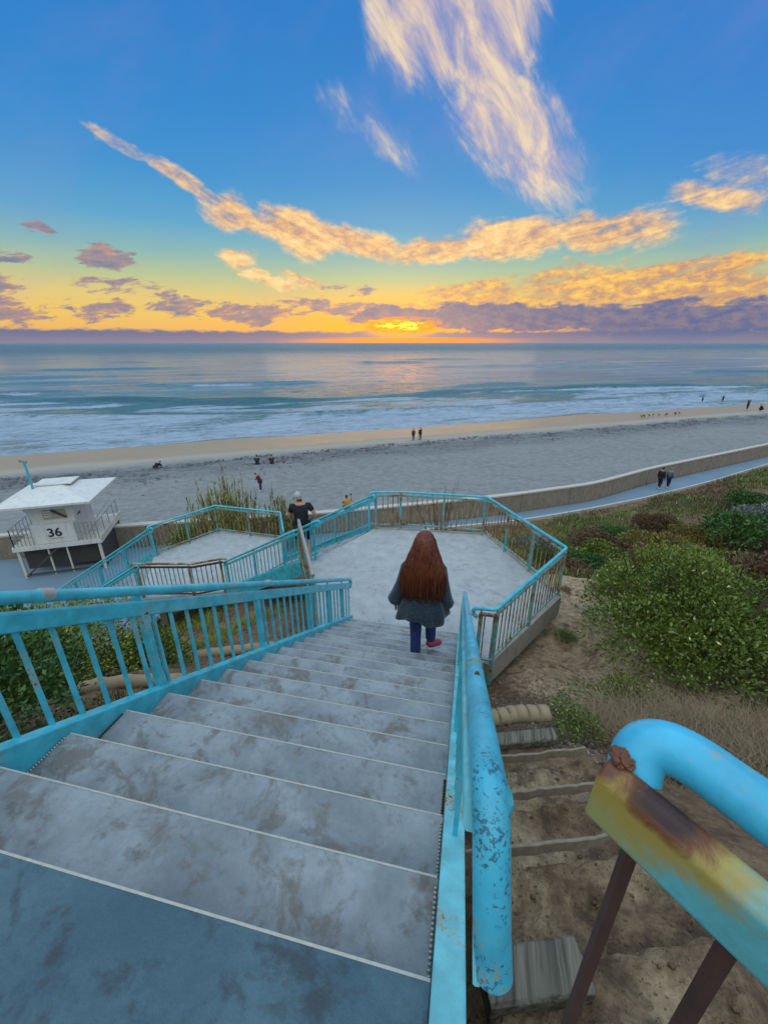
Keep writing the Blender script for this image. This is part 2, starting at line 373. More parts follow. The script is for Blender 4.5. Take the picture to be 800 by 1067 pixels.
    mB = t.math('MULTIPLY', t.smooth(t.math('ADD', B, t.math('MULTIPLY', t.math('SUBTRACT', t.math('ADD', t.math('MULTIPLY', fib2, .7), t.math('MULTIPLY', det, .3)), .5), 1.8)), .30, 1.1), t.smooth(B, .05, .35))
    cA = t.ramp(fib, [(.3, lin((150, 150, 195))), (.47, lin((205, 185, 190))), (.6, lin((252, 222, 178))), (.75, lin((255, 236, 200)))])
    cB = t.ramp(t.math('ADD', t.math('MULTIPLY', fib2, .5), t.math('MULTIPLY', det, .5)), [(.36, lin((150, 140, 150))), (.46, lin((222, 172, 130))), (.56, lin((252, 208, 140))), (.68, lin((255, 235, 185)))])
    veil = t.smooth(t.noise(t.scl(P, (.03, .07, 1), (0, 0, .5)), 1., 5, .6), .45, .7, 0, .22); base = t.mix(veil, base, lin((135, 140, 205))); col = t.mix(t.math('MULTIPLY', mA, .82), base, cA)
    col = t.mix(t.math('MULTIPLY', mB, .97), col, cB)
    # golden streaks and tan sheets over the horizon, right and centre
    Cc = strokes([((430, 315), (560, 302), 2.0, .95), ((520, 300), (700, 300), 2.8, 1.), ((640, 296), (830, 300), 3.8, 1.1), ((560, 284), (640, 286), 1.9, .8), ((700, 268), (830, 262), 1.8, .55), ((330, 322), (460, 318), 1.3, .8)])
    mC = t.math('MULTIPLY', t.smooth(t.math('ADD', Cc, t.math('MULTIPLY', t.math('SUBTRACT', fib2, .5), 3.0)), .36, 1.05), t.smooth(Cc, .05, .3))
    cC = t.ramp(t.math('ADD', t.math('MULTIPLY', det, .55), t.math('MULTIPLY', fib2, .45)), [(.36, lin((150, 130, 135))), (.48, lin((205, 155, 120))), (.56, lin((245, 190, 100))), (.66, lin((255, 222, 120)))])
    col = t.mix(t.math('MULTIPLY', mC, .95), col, cC)
    # dark broken stratocumulus, left
    pk = t.noise(t.scl(P, (.32, 1.15, 1), (0, 0, .10)), 1., 7, .66, .35)
    Dd = strokes([((20, 234), (65, 250), 1.1, .9), ((85, 272), (150, 280), 1.7, 1.05), ((-20, 262), (30, 270), 1.3, .8), ((-40, 292), (30, 298), 1.4, .9), ((70, 292), (110, 298), 1.0, .85), ((90, 300), (190, 308), 1.6, .8),
                  ((-30, 320), (60, 322), 1.9, 1.0), ((60, 320), (150, 326), 1.5, .9), ((140, 310), (280, 330), 2.0, .85), ((180, 322), (330, 328), 1.7, 1.), ((280, 312), (420, 322), 1.4, .85), ((330, 300), (400, 306), 1.1, .6)], 1.05)
    mD = t.math('MULTIPLY', t.smooth(t.math('ADD', Dd, t.math('MULTIPLY', t.math('SUBTRACT', pk, .5), 3.0)), .52, .95), t.smooth(Dd, .05, .3))
    cD = t.ramp(t.math('ADD', t.math('MULTIPLY', pk, .6), t.math('MULTIPLY', det, .4)), [(.38, lin((232, 145, 100))), (.48, lin((165, 135, 145))), (.62, lin((110, 120, 150)))])
    col = t.mix(t.math('MULTIPLY', mD, .9), col, cD)
    # long purple bank, centre to right, with the sun burning through beneath it
    E = strokes([((355, 327), (480, 326), 1.15, 1.), ((440, 329), (620, 332), 1.9, 1.2), ((580, 332), (830, 335), 2.3, 1.2), ((700, 320), (760, 322), 1.2, .8)])
    mE = t.math('MULTIPLY', t.smooth(t.math('ADD', E, t.math('MULTIPLY', t.math('SUBTRACT', pk, .5), 1.5)), .35, .72), t.smooth(E, .05, .25))
    col = t.mix(t.math('MULTIPLY', mE, .95), col, t.mix(t.smooth(det, .35, .65), lin((74, 98, 150)), lin((122, 118, 146))))
    spot.src = P
    g2 = t.math('MULTIPLY', spot((sun[0]+.4, sun[1]+.1), 7.5, 1.35), t.smooth(t.noise(t.scl(P, (.5, 2.2, 1)), 1., 6, .75), .36, .58, .15, 1.3))
    col = t.mix(t.smooth(g2, .12, .6), col, lin((255, 140, 20)))
    col = t.mix(t.smooth(g2, .55, 1.0), col, tuple(v*4 for v in lin((255, 150, 45))))
    # marine layer lying on the horizon
    edge = t.math('ADD', t.math('MULTIPLY', pk, 1.3), .62)
    bank = t.smooth(t.math('SUBTRACT', edge, el), -.22, .18)
    bcol = t.mix(t.smooth(el, 0, 1.2), lin((128, 128, 156)), lin((86, 108, 152)))
    g3 = t.math('MULTIPLY', spot((sun[0]+1, .22), 19, .55), 1.)
    bcol = t.mix(t.smooth(g3, 0, .7), bcol, lin((255, 140, 60)))
    bank = t.math('MULTIPLY', bank, t.smooth(spot((sun[0]+.2, 1.5), 6, 1.3), 0, .6, .93, .25))
    col = t.mix(bank, col, bcol)
    # the sky behind the viewer: unseen, pale, brightened to light the foreground
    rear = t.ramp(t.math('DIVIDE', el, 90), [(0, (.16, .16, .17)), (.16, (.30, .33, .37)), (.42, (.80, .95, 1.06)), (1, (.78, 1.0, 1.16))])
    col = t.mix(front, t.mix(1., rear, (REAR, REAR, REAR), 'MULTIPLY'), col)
    hi = t.smooth(el, 36, 60); col = t.mix(t.math('MULTIPLY', hi, front), col, t.mix(1., (.78, 1.0, 1.16), (REAR, REAR, REAR), 'MULTIPLY'))  # overhead sky above the frame, brightened the same way to light the scene
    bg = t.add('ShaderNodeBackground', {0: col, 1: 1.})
    sk = t.add('ShaderNodeTexSky', sky_type='NISHITA', sun_disc=False); sk.sun_elevation = math.radians(SUN_EL); sk.sun_rotation = math.radians(SUN_AZ)
    bg2 = t.add('ShaderNodeBackground', {0: sk.outputs[0], 1: .006})
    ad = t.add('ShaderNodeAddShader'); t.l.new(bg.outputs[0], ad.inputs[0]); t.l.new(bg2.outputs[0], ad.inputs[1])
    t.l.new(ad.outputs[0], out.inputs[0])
    w.cycles.sampling_method = 'MANUAL'; w.cycles.sample_map_resolution = 512
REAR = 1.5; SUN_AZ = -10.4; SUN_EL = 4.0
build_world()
sl = bpy.data.lights.new('sun', 'SUN'); so = bpy.data.objects.new('sun', sl); COL.objects.link(so)
sl.energy = .09; sl.angle = math.radians(34); sl.color = (1., .66, .36)
sdir = Vector((math.sin(math.radians(SUN_AZ))*math.cos(math.radians(SUN_EL)), math.cos(math.radians(SUN_AZ))*math.cos(math.radians(SUN_EL)), math.sin(math.radians(SUN_EL))))
so.rotation_euler = sdir.to_track_quat('Z', 'Y').to_euler()
SC.view_settings.view_transform = 'Standard'; SC.view_settings.look = 'None'; SC.view_settings.gamma = 1; SC.view_settings.exposure = 0.
SC.cycles.max_bounces = 5; SC.cycles.diffuse_bounces = 3; SC.cycles.glossy_bounces = 3; SC.cycles.use_denoising = True
# ---------------------------------------------------------------- shore layout
SN = np.array([-.53, .848]); SD = np.array([.848, .53]); SP = np.array([-5.5, 71.7])     # waterline: normal out to sea, direction, a point
WALL = np.array([(-60, -3), (-40, 7.6), (-24.5, 15.4), (-19.2, 17.9), (-10.6, 21.4), (-8.0, 22.5), (1.2, 27.1), (3.4, 28.35), (9.1, 31.95), (14.8, 37.4), (30.1, 49.9), (48, 62.5), (70, 76), (110, 98)])
NEAR = np.array([(-60, -14), (-40, -3), (-25, 4.5), (-19, 7), (-15, 8.2), (-11.5, 10.5), (-9.6, 14.5), (-7.5, 19), (-4.5, 22.6), (-2.7, 23.9), (3.4, 27.1-.35), (7.6, 29.4), (13.1, 33.3), (20.2, 39.1), (28.5, 46.6), (46, 58.5), (70, 73), (110, 95)])
def smoothline(P):
    xs = np.linspace(P[0, 0], P[-1, 0], 1200); ys = np.interp(xs, P[:, 0], P[:, 1]); k = 15
    w = np.hanning(2*k+1); w /= w.sum(); yp = np.pad(ys, k, mode='reflect', reflect_type='odd'); return xs, np.convolve(yp, w, 'valid')
wx, wy = smoothline(WALL); nx, ny = smoothline(NEAR)
ywall = lambda x: np.interp(x, wx, wy); ynear = lambda x: np.interp(x, nx, ny)
BZ = -11.0
CP = np.array([(0.6, 1.05, -2.4), (.7, 2, -2.95), (.8, 3.4, -3.75), (1, 5.3, -5.0), (2.1, 7, -5.3), (2.6, 9, -5.4), (2.9, 10.2, -5.7), (1.5, 10.8, -6.0), (-1, 10.8, -6.4), (3.5, 12, -6.9), (0, 13, -7.8), (4, 16, -8.9), (0, 18, -9.8), (8, 20, -9.5), (5, 24, -10.5), (10, 28, -10.5), (16, 30, -9.9), (25, 38, -10.), (2, 3.4, -3.9),
    (3.2, 5, -4.55), (4, 8, -5.2), (6, 10, -5.9), (9, 12, -7.0), (2.5, 2, -3.1), (4, -2, -1.9), (8, 2, -3.1), (0, -3, -1.7), (8, 6, -4.6), (14, 8, -5.8), (14, 15, -7.8), (20, 20, -8.4), (30, 25, -8),
    (-2.3, 1.2, -2.7), (-3, 2.2, -3.3), (-2.5, 4, -4.4), (-4, 3.3, -3.9), (-4, 5.5, -5.3), (-5.5, 4, -4.9), (-3, 7, -5.5), (-1, 5, -5.2), (0, 8, -5.5), (-5, 9.5, -6.7), (-7, 8, -7.2), (-8.5, 11, -7.9), (-9, 14, -9.5), (-6, 15, -9.3), (-4, 19, -10.2), (-3, -1, -1.9), (-8, 1, -4.9), (-8, 5, -6.8), (-12, 4, -8.), (-12, 8, -9.7), (-16, 5, -10.), (-20, 2, -10), (-16, 0, -8), (-30, -5, -10), (-1, .5, -2.4), (-1, 2.5, -3.6), (30, 0, -4), (50, 20, -6), (0, -12, -1), (-25, -12, -6)])
def _tps(A, B):
    r = np.hypot(A[:, None, 0]-B[None, :, 0], A[:, None, 1]-B[None, :, 1]); return r*r*np.log(r+1e-6)
_n = len(CP); _K = np.zeros((_n+3, _n+3)); _K[:_n, :_n] = _tps(CP, CP)+np.eye(_n)*.3; _K[:_n, _n] = 1; _K[:_n, _n+1:] = CP[:, :2]; _K[_n, :_n] = 1; _K[_n+1:, :_n] = CP[:, :2].T
_W = np.linalg.solve(_K, np.r_[CP[:, 2], 0, 0, 0])
DY = [.62, .98, 1.46, 1.94, 2.44, 2.86]        # downhill edges of the dirt steps
DZ = [-2.02, -2.22, -2.50, -2.77, -3.07, -3.31]
def gz(x, y, rough=True):
    x = np.atleast_1d(np.asarray(x, float)); y = np.atleast_1d(np.asarray(y, float)); sh = x.shape
    x, y = x.ravel(), y.ravel(); P = np.c_[x, y]; z = np.empty(len(x))
    for i in range(0, len(x), 20000):
        z[i:i+20000] = _tps(P[i:i+20000], CP)@_W[:_n]+_W[_n]+P[i:i+20000]@_W[_n+1:]
    if rough:
        z += (fbm(x*.9+5, y*.9)-.47)*.55*sst(1.5, 5, np.hypot(x, y-2)+x*.3) + (fbm(x*4, y*4)-.47)*.12
    # dirt steps right of the stairs
    q = np.interp(y, [0]+[v for e in zip(DY, [d+.03 for d in DY]) for v in e]+[3.3], [-1.95]+[v for a, b in zip(DZ, DZ[1:]+[-3.6]) for v in (a-.02, b+.035)]+[-3.7])
    skew = x*.33; q = np.interp(y-skew+.15, [0]+[v for e in zip(DY, [d+.04 for d in DY]) for v in e]+[3.3], [-1.95]+[v for a, b in zip(DZ, DZ[1:]+[-3.6]) for v in (a-.012, b+.012)]+[-3.7])
    w = sst(.02, .14, x)*(1-sst(1.15, 1.7, x))*(1-sst(2.8, 3.5, y))*sst(-.4, .1, y)
    z = z*(1-w)+(q+(fbm(x*7, y*7)-.47)*.16-.17*sst(.30, .14, x)*sst(.5,.62,vnoise(x*0+3.3,y*2.4)))*w
    t = (ynear(x)-y)*.84
    zz = BZ-.06+(np.maximum(z, BZ+.02)-BZ)*sst(-.1, 3., t)
    zz = np.where(t < 0, BZ-.3, zz)
    return zz.reshape(sh)
# ground sheet
def axis(lo, hi, c, d0, g):
    a = [c]; d = d0
    while a[-1] < hi: a.append(a[-1]+d); d = min(d*g, 1.6)
    b = [c]; d = d0
    while b[-1] > lo: b.append(b[-1]-d); d = min(d*g, 1.6)
    return np.array(sorted(set(b+a)))
gx = axis(-62, 110, .6, .045, 1.016); gy = axis(-16, 100, 2., .045, 1.016)
GX, GY = np.meshgrid(gx, gy, indexing='ij'); GZ = gz(GX, GY)
GZ = np.where((GY > ywall(GX)+.5), BZ-5.0, GZ)
sandy = np.exp(-((GX-2.7)/1.5)**2-((GY-7.9)/3.2)**2)*1.5 + np.exp(-((GX-12)/3.0)**2-((GY-19)/1.8)**2)*.9+.12+np.exp(-((GX-1.6)/.8)**2-((GY-6.)/2.0)**2)*.25+np.exp(-((GX-.7)/.7)**4-((GY-1.5)/1.6)**4)*.36-.3*((GX < -1)*1.)
tag(npmesh('ground', np.stack([GX, GY, GZ], -1).reshape(-1, 3), gridfaces(len(gx), len(gy)), 'soil', {'sandy': sandy.ravel()}), kind='structure')
# path (boardwalk)
xs = np.linspace(-58, 105, 500); V = []
for x in xs:
    for k in range(7):
        V.append((x, ynear(x)+(ywall(x)-.12-ynear(x))*k/6, BZ))
tag(npmesh('path', V, gridfaces(len(xs), 7)[:, ::-1], 'walk'), kind='structure')
mb = MB()
ring = lambda x, off, z0, z1, w: [(x, ynear(x)+off, z0), (x, ynear(x)+off+w, z0), (x, ynear(x)+off+w, z1), (x, ynear(x)+off, z1)]
mb.loft([ring(x, -.22, BZ-.3, BZ+.13, .2) for x in np.linspace(-58, 105, 260)])
mb.build('kerb', 'kerb'); tag(bpy.data.objects['kerb'], kind='structure')
# sea wall
t = thing('sea_wall', (3.4, 28.5, BZ), 'long tan concrete sea wall curving along the blue walkway', 'wall')
mb = MB(); ring = lambda x, a, b, z0, z1: [(x, ywall(x)+a, z0), (x, ywall(x)+b, z0), (x, ywall(x)+b, z1), (x, ywall(x)+a, z1)]
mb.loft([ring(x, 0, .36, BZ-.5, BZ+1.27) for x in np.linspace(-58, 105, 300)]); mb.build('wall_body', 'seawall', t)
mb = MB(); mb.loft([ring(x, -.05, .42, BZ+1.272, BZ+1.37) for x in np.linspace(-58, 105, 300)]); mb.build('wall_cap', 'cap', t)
mb = MB()
for x in np.arange(-54, 100, 3.6):
    s = (ywall(x+.02)-ywall(x))/.02
    mb.prism([(x, ywall(x)-.004, BZ+.02), (x+.035, ywall(x+.035)-.004, BZ+.02), (x+.035, ywall(x+.035)+.01, BZ+.02), (x, ywall(x)+.01, BZ+.02)], [(x, ywall(x)-.004, BZ+1.26), (x+.035, ywall(x+.035)-.004, BZ+1.26), (x+.035, ywall(x+.035)+.01, BZ+1.26), (x, ywall(x)+.01, BZ+1.26)])
mb.build('expansion_joint', 'dark', t)
# beach
def beachz(d):     # d = metres inland of the waterline
    return np.where(d < 10, -13+.042*d, -12.58+(d-10)*.058)
bx = np.concatenate([np.arange(-400, -70, 8), np.linspace(-70, 110, 300), np.arange(118, 420, 8)])
V = []; D = []; nr = 150
for x in bx:
    y0 = float(ywall(x))+.3 if -58 < x < 105 else float(wy[0 if x < 0 else -1]+(x-wx[0 if x < 0 else -1])*.625)+.3
    p0 = np.array([x, y0]); d0 = float(-(p0-SP)@SN)
    k = np.linspace(0, 1, nr); d = d0+(-9-d0)*k
    pts = p0[None]+(d0-d)[:, None]*SN[None]
    z = beachz(d)+(fbm(pts[:, 0]*.12, pts[:, 1]*.12)-.47)*.5*sst(10, 22, d)+(fbm(pts[:, 0]*.9, pts[:, 1]*.9)-.47)*.05*sst(9, 18, d)
    V.append(np.c_[pts, z]); D.append(d)
tag(npmesh('beach', np.concatenate(V), gridfaces(len(bx), nr)[:, ::-1], 'beach', {'inland': np.concatenate(D)}), kind='structure')
r_ = np.random.default_rng(77); k_ = 9000; ss = r_.uniform(-75, 110, k_); dd_ = np.abs(r_.normal(0, 1, k_))*3.2+13.2+(fbm(ss*.05, ss*0)-.47)*8; keep = vnoise(ss*.35, dd_*.8)+r_.random(k_)*.3 > .62
ss, dd_ = ss[keep], dd_[keep]; pt = SP[None]+ss[:, None]*SD-dd_[:, None]*SN; zz_ = beachz(dd_)+.07+.06*r_.random(len(ss)); a_ = r_.uniform(0, 6.28, len(ss)); sz_ = r_.uniform(.05, .28, len(ss))
cx_ = np.c_[np.cos(a_)*sz_, np.sin(a_)*sz_, 0*a_]; cy_ = np.c_[-np.sin(a_)*sz_, np.cos(a_)*sz_, .2*sz_]*.35; b_ = np.c_[pt, zz_]
tag(npmesh('seaweed', np.stack([b_-cx_, b_+cy_, b_+cx_, b_-cy_], 1).reshape(-1, 3), np.arange(4*len(b_)).reshape(-1, 4), 'dark', smooth=False), 'scraps of dark kelp strewn along the tide line', 'seaweed', kind='stuff')
# sea
s_ax = np.concatenate([-np.geomspace(30000, 160, 40), np.linspace(-150, 260, 520), np.geomspace(275, 30000, 40)])
d_ax = np.concatenate([np.arange(-4, 75, .33), np.geomspace(75.5, 500, 260), np.geomspace(510, 45000, 70)])
S_, D_ = np.meshgrid(s_ax, d_ax, indexing='ij')
wob = (fbm(S_*.02+3, D_*0+1, 3)-.47)
c1 = np.interp(S_, [-300, -85, -42, -20, 5, 36, 72, 132, 300], [75, 66, 43, 39, 42, 46, 38.6, 27, 20])
c2 = np.interp(S_, [-300, -75, -23, 16, 60, 140, 300], [42, 36.5, 18.5, 13.5, 14.5, 12, 12])
def swell(c, w, h, ext=1.): # asymmetrical breaker, steep on the land side
    u = D_-c; return h*ext*np.where(u < 0, np.exp(-(u/(w*.45))**2), np.exp(-(u/w)**2))
e1 = .35+.65*sst(.40, .6, fbm(S_*.016, D_*.0+4.4, 3)); e2 = .3+.7*sst(.38, .6, fbm(S_*.02+7, D_*.0+2.2, 3))
H = swell(c1, 3.8, 1.6, e1)+swell(c2, 2.6, .8, e2)
foam = np.zeros_like(S_)
n1 = fbm(S_*.035, D_*.05, 4); n2 = fbm(S_*.05+3, D_*.22+5, 4); n3 = fbm(S_*.012+8, D_*0, 2)
foam = np.maximum(foam, .80*sst(2.0, -.4, D_-c2)*sst(-1.0, 1.2, D_)*sst(.20, .46, n2+.10))
foam = np.maximum(foam, .62*sst(3.5, 0, D_-c2)*sst(-1.2, .6, D_))
brk = sst(.40, .5, n3)
foam = np.maximum(foam, (.95*np.exp(-((D_-c1+2.8)/1.7)**2))*(.35+.65*brk))
foam = np.maximum(foam, (.66*sst(0, -4, D_-c1)*sst(0, 7, D_-c2)*(.25+.95*sst(.36, .58, n2))))
foam = np.maximum(foam, .8*np.exp(-((D_-.6)/1.1)**2))
foam -= .95*np.exp(-((D_-c1-.0)/1.8)**2)*(1-brk*.75)*e1
foam -= .7*np.exp(-((D_-c2-1.6)/1.3)**2)*e2
for k in range(11):      # outer lines
    cc = 58+k*14*(1+.12*k)+(fbm(S_*.01+k*5, D_*0+k, 3)-.47)*34+c1*.35-14
    ex = sst(.44, .6, fbm(S_*.011+k*3.3, D_*0+k*1.7, 3)); w = 3.4+k*.9
    H += swell(cc, w, .9, ex); foam = np.maximum(foam, .78*np.exp(-((D_-cc+w*.7)/(w*.55))**2)*ex*sst(.47, .56, fbm(S_*.03+k, D_*.0+2*k, 3))*(1. if k < 6 else .5))
H += (fbm(S_*.15, D_*.32, 4)-.47)*.34*sst(1, 14, D_)
H += np.interp(D_, [-4, 0, 6, 45000], [-.12, .02, .04, .04])+np.where(D_ < 0, D_*.04, 0)
H[D_ > 520] = 0
H -= D_**2/(2*6.37e6)*.0
pts = SP[None, None]+S_[..., None]*SD+D_[..., None]*SN
edge = (fbm(S_*.06, D_*0+6, 3)-.47)*7*np.exp(-np.maximum(D_, 0)/6)
pts = pts+edge[..., None]*SN
tag(npmesh('sea', np.concatenate([pts, (-13+H)[..., None]], -1).reshape(-1, 3), gridfaces(len(s_ax), len(d_ax)), 'sea', {'foam': foam.ravel(), 'off': D_.ravel()}), kind='structure')
# ---------------------------------------------------------------- stairs
def offset_poly(P, o): return P
def railing(name, pts, label, mats=('paint', 'paint', 'paint'), group=None, h=.74, posts=None, bal=.145, bottom=None, drop=.0, r=.03, top_gap=.115, endhook=(True, True), bar=(.045, .085), post_w=.05, cat='railing', ext=(0, 0), sleeves=(), parts=None):
    """pts: base polyline (top of stringer or floor). handrail pipe at h, flat top bar under it, posts, balusters"""
    pts = [Vector(p) for p in pts]; t = thing(name, tuple(pts[0]), label, cat, group)
    up = Vector((0, 0, 1))
    hp = [p+up*h for p in pts]
    d0 = (hp[0]-hp[1]).normalized(); d1 = (hp[-1]-hp[-2]).normalized()
    path = []
    if endhook[0]: path += [hp[0]+d0*.0+up*-.16+d0*.03, hp[0]+d0*.085-up*.12, hp[0]+d0*.10-up*.06, hp[0]+d0*.07-up*.015]
    else: path.append(hp[0]+d0*ext[0])
    for i in range(len(hp)):
        if 0 < i < len(hp)-1:
            a = (hp[i-1]-hp[i]).normalized()*.05; b = (hp[i+1]-hp[i]).normalized()*.05
            path += [hp[i]+a, hp[i]+(a+b)*.3, hp[i]+b]
        elif (i == 0 and endhook[0]) or (i == len(hp)-1 and endhook[1]): path.append(hp[i])
    if endhook[1]: path += [hp[-1]+d1*.07-up*.015, hp[-1]+d1*.10-up*.06, hp[-1]+d1*.085-up*.12, hp[-1]+d1*.03-up*.16]
    else: path.append(hp[-1]+d1*ext[1])
    MB().tube(path, r, 14).build('handrail', mats[0], t, smooth=True, angle=50)
    tb = MB()
    for a, b in zip(pts, pts[1:]): tb.beam(a+up*(h-top_gap), b+up*(h-top_gap), bar[0], bar[1], c=.006)
    tb.build('top_bar', mats[1], t, angle=30)
    if bottom is not None:
        bb = MB()
        for a, b in zip(pts, pts[1:]): bb.beam(a+up*bottom, b+up*bottom, .04, .04, c=.005)
        bb.build('bottom_bar', mats[1], t, angle=30)
    L = [0]
    for a, b in zip(pts, pts[1:]): L.append(L[-1]+Vector((b-a).xy).length)
    def at(s):
        for i in range(len(pts)-1):
            if s <= L[i+1]+1e-6 or i == len(pts)-2:
                k = (s-L[i])/(L[i+1]-L[i]); return pts[i].lerp(pts[i+1], k)
    if posts is None:
        posts = []
        for i in range(len(pts)-1):
            n = max(1, round((L[i+1]-L[i])/1.15)); posts += [L[i]+(L[i+1]-L[i])*(k+.08/n)/n if k == 0 else L[i]+(L[i+1]-L[i])*k/n for k in range(n)]
        posts.append(L[-1]-.05)
    hb = h-top_gap-bar[1]/2
    proto = None
    for s in posts:
        p = at(s)
        if proto is None:
            m = MB(); m.beam(p-up*drop, p+up*(hb+.01), post_w, post_w, up=(0, 1, 0), c=.005); m.beam(p+up*(hb+.02), p+up*(h-.01), .02, .02, up=(0, 1, 0))
            proto = m.build('post', mats[2], t, loc=p, angle=30)
        else:
            o = proto.copy(); COL.objects.link(o); o.parent = t; o.location = p-pts[0]
    proto = None; k = 0; s = bal*.6
    b0 = bottom if bottom is not None else 0
    while s < L[-1]:
        if all(abs(s-q) > .06 for q in posts):
            p = at(s)
            if proto is None:
                m = MB(); m.beam(p+up*(b0-.01), p+up*(hb+.02), .019, .019, up=(0, 1, 0)); proto = m.build('baluster', mats[3] if len(mats) > 3 else mats[2], t, loc=p)
            else:
                o = proto.copy(); COL.objects.link(o); o.parent = t; o.location = p-pts[0]
        s += bal
    dd = None
    for s, ln in sleeves:
        p = at(s)+up*h; q = (at(s+.05)+up*h-p).normalized()
        MB().tube([p-q*ln*.4+up*.006, p+q*ln*.4+up*.006], r*1.10, 14).build('coupling', 'galv', t, angle=40)
    return t
# upper flight
st = thing('staircase', (-.93, .52, Z0-2), 'wide concrete stair flight with blue steel stringers the woman walks down', 'stairs')
NS = 18; LZ = Z0-NS*R_
XL = X0-W_
def tread(i):
    y0 = Y0+(i-1)*T_; y1 = Y0+i*T_; z = Z0-i*R_
    m = MB(); m.box((XL, y0-.03, z-.07), (X0, y1, z)); m.box((XL, y0-.03, z+.0005), (X0, y0-.0, z+R_-.008))
    return m, y1, z
for i in range(1, NS):
    m, y1, z = tread(i)
    o = m.build('step', 'tread', st)
    n = MB(); n.box((XL+.004, y1+.0005, z-.045), (X0-.004, y1+.0075, z+.0015)); n.build('nosing', 'nosing', o)
    if i <= 3:
        for xx in (XL+.006, X0-.006):
            n = MB()
            for k in range(int((T_-.03)/.013)): n.ball((xx, y1-T_+.02+k*.013, z+.003), (.007, .0055, .008), 6, 4)
            n.build('weld_seam', 'rust' if i == 3 else 'galv', o, smooth=True)
m, y1, z = tread(NS); m = MB(); m.box((XL, y1-T_-.03, z+.0005), (X0, y1-T_, z+R_-.008)); m.build('riser', 'tread', st)
for side, (xa, xb) in enumerate(((XL-.075, XL-.003), (X0+.003, X0+.083))):
    ya, yb = (.30 if side else -1.2), Y0+NS*T_-.12
    top = lambda y: nose(y)+.055; bot = lambda y: nose(y)-.30
    if side == 0:
        pr = [(-1.2, top(.46)), (.46, top(.46)), (yb, top(yb)), (yb, max(bot(yb), LZ-.05)), (yb-.45, bot(yb-.45)), (.46, bot(.46)), (-1.2, bot(.46))]
    else:
        pr = [(.34, top(.42)), (.42, top(.42)), (yb, top(yb)), (yb, max(bot(yb), LZ-.05)), (yb-.45, bot(yb-.45)), (.46, bot(.46)), (.34, bot(.46))]
    m = MB(); m.prism([(xa, y, z) for y, z in pr], [(xb, y, z) for y, z in pr]); bevel(m.build('stringer', 'paint_pale' if side else 'paint', st), .007)
# upper landing
m = MB(); t = thing('upper_landing', (-1, 0, Z0), 'dark stained concrete slab at the very top of the stairs', 'landing')
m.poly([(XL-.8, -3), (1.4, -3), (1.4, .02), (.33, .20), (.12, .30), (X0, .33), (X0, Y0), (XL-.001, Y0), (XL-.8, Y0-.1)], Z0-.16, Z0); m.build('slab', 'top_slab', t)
n = MB(); n.box((XL, Y0+.0005, Z0-.045), (X0, Y0+.0075, Z0+.0015)); n.build('nosing', 'nosing', t)
n = MB(); n.prism([(.12, .305, Z0-.1), (.34, .205, Z0-.1), (.335, .187, Z0-.1), (.115, .286, Z0-.1)], [(.12, .305, Z0+.004), (.34, .205, Z0+.004), (.335, .187, Z0+.004), (.115, .286, Z0+.004)]); n.build('edge_strip', 'nosing', t)
n = MB(); n.poly([(.115, .06), (.33, -.02), (.33, .182), (.115, .282)], Z0+.001, Z0+.005); n.build('worn_border', 'fascia', t)
# middle landing
DK = [(-2.42, 5.60), (-1.945, 5.60), (-1.945, 5.985), (.10, 5.98), (.12, 5.36), (.44, 5.36), (1.87, 7.6), (.5, 10.2), (-2.42, 9.95), (-3.36, 7.98), (-3.55, 7.8)]
t = thing('middle_landing', (-.9, 7.8, LZ), 'pale six sided concrete landing at the foot of the upper stairs', 'landing')
m = MB(); m.poly([(x, y) for x, y in DK], LZ-.14, LZ); m.build('slab', 'slab', t)
def edge_band(P, w, z0, z1):
    m = MB()
    for a, b in zip(P, P[1:]):
        a, b = Vector((*a, 0)), Vector((*b, 0)); n = (b-a).normalized().cross(Vector((0, 0, 1)))*w
        m.prism([(*a.xy, z0), (*b.xy, z0), (*(b+n).xy, z0), (*(a+n).xy, z0)], [(*a.xy, z1), (*b.xy, z1), (*(b+n).xy, z1), (*(a+n).xy, z1)])
    return m
edge_band(DK[5:9], .09, LZ-.42, LZ+.015).build('fascia', 'fascia', t)
for x, y in ((-2.6, 8.2), (-1.2, 9.4), (.2, 9.4), (1.2, 7.8), (-2.2, 6.6)):
    MB().box((x-.12, y-.12, float(gz(x, y)[0])-.6), (x+.12, y+.12, LZ-.1405)).build('pier', 'fascia', t)
def inset(P, o):
    return P
rb = [(.30, 5.30), (.52, 5.30), (1.90, 7.62), (.47, 10.18), (-1.68, 10.12), (-2.42, 9.93)]
railing('landing_railing', [(x, y, LZ+.03) for x, y in rb], 'long rusty turquoise railing wrapping round the seaward and right sides of the middle landing', ('paint', 'paint_rust', 'paint_rust', 'paint_old'), h=1.02, bottom=.10, bal=.13, drop=.42, bar=(.04, .05), top_gap=.10, post_w=.06)
railing('short_landing_railing', [(-3.60, 7.80, LZ+.0), (-2.44, 5.66, LZ+.0)], 'short old railing with pale diagonal handrail on the near left edge of the middle landing', ('galv', 'paint_rust', 'paint_rust', 'paint_old'), h=1.04, bottom=.10, bal=.16, drop=.3, bar=(.04, .05), top_gap=.14, endhook=(True, False), posts=[.03, 1.2, 2.38], post_w=.07)
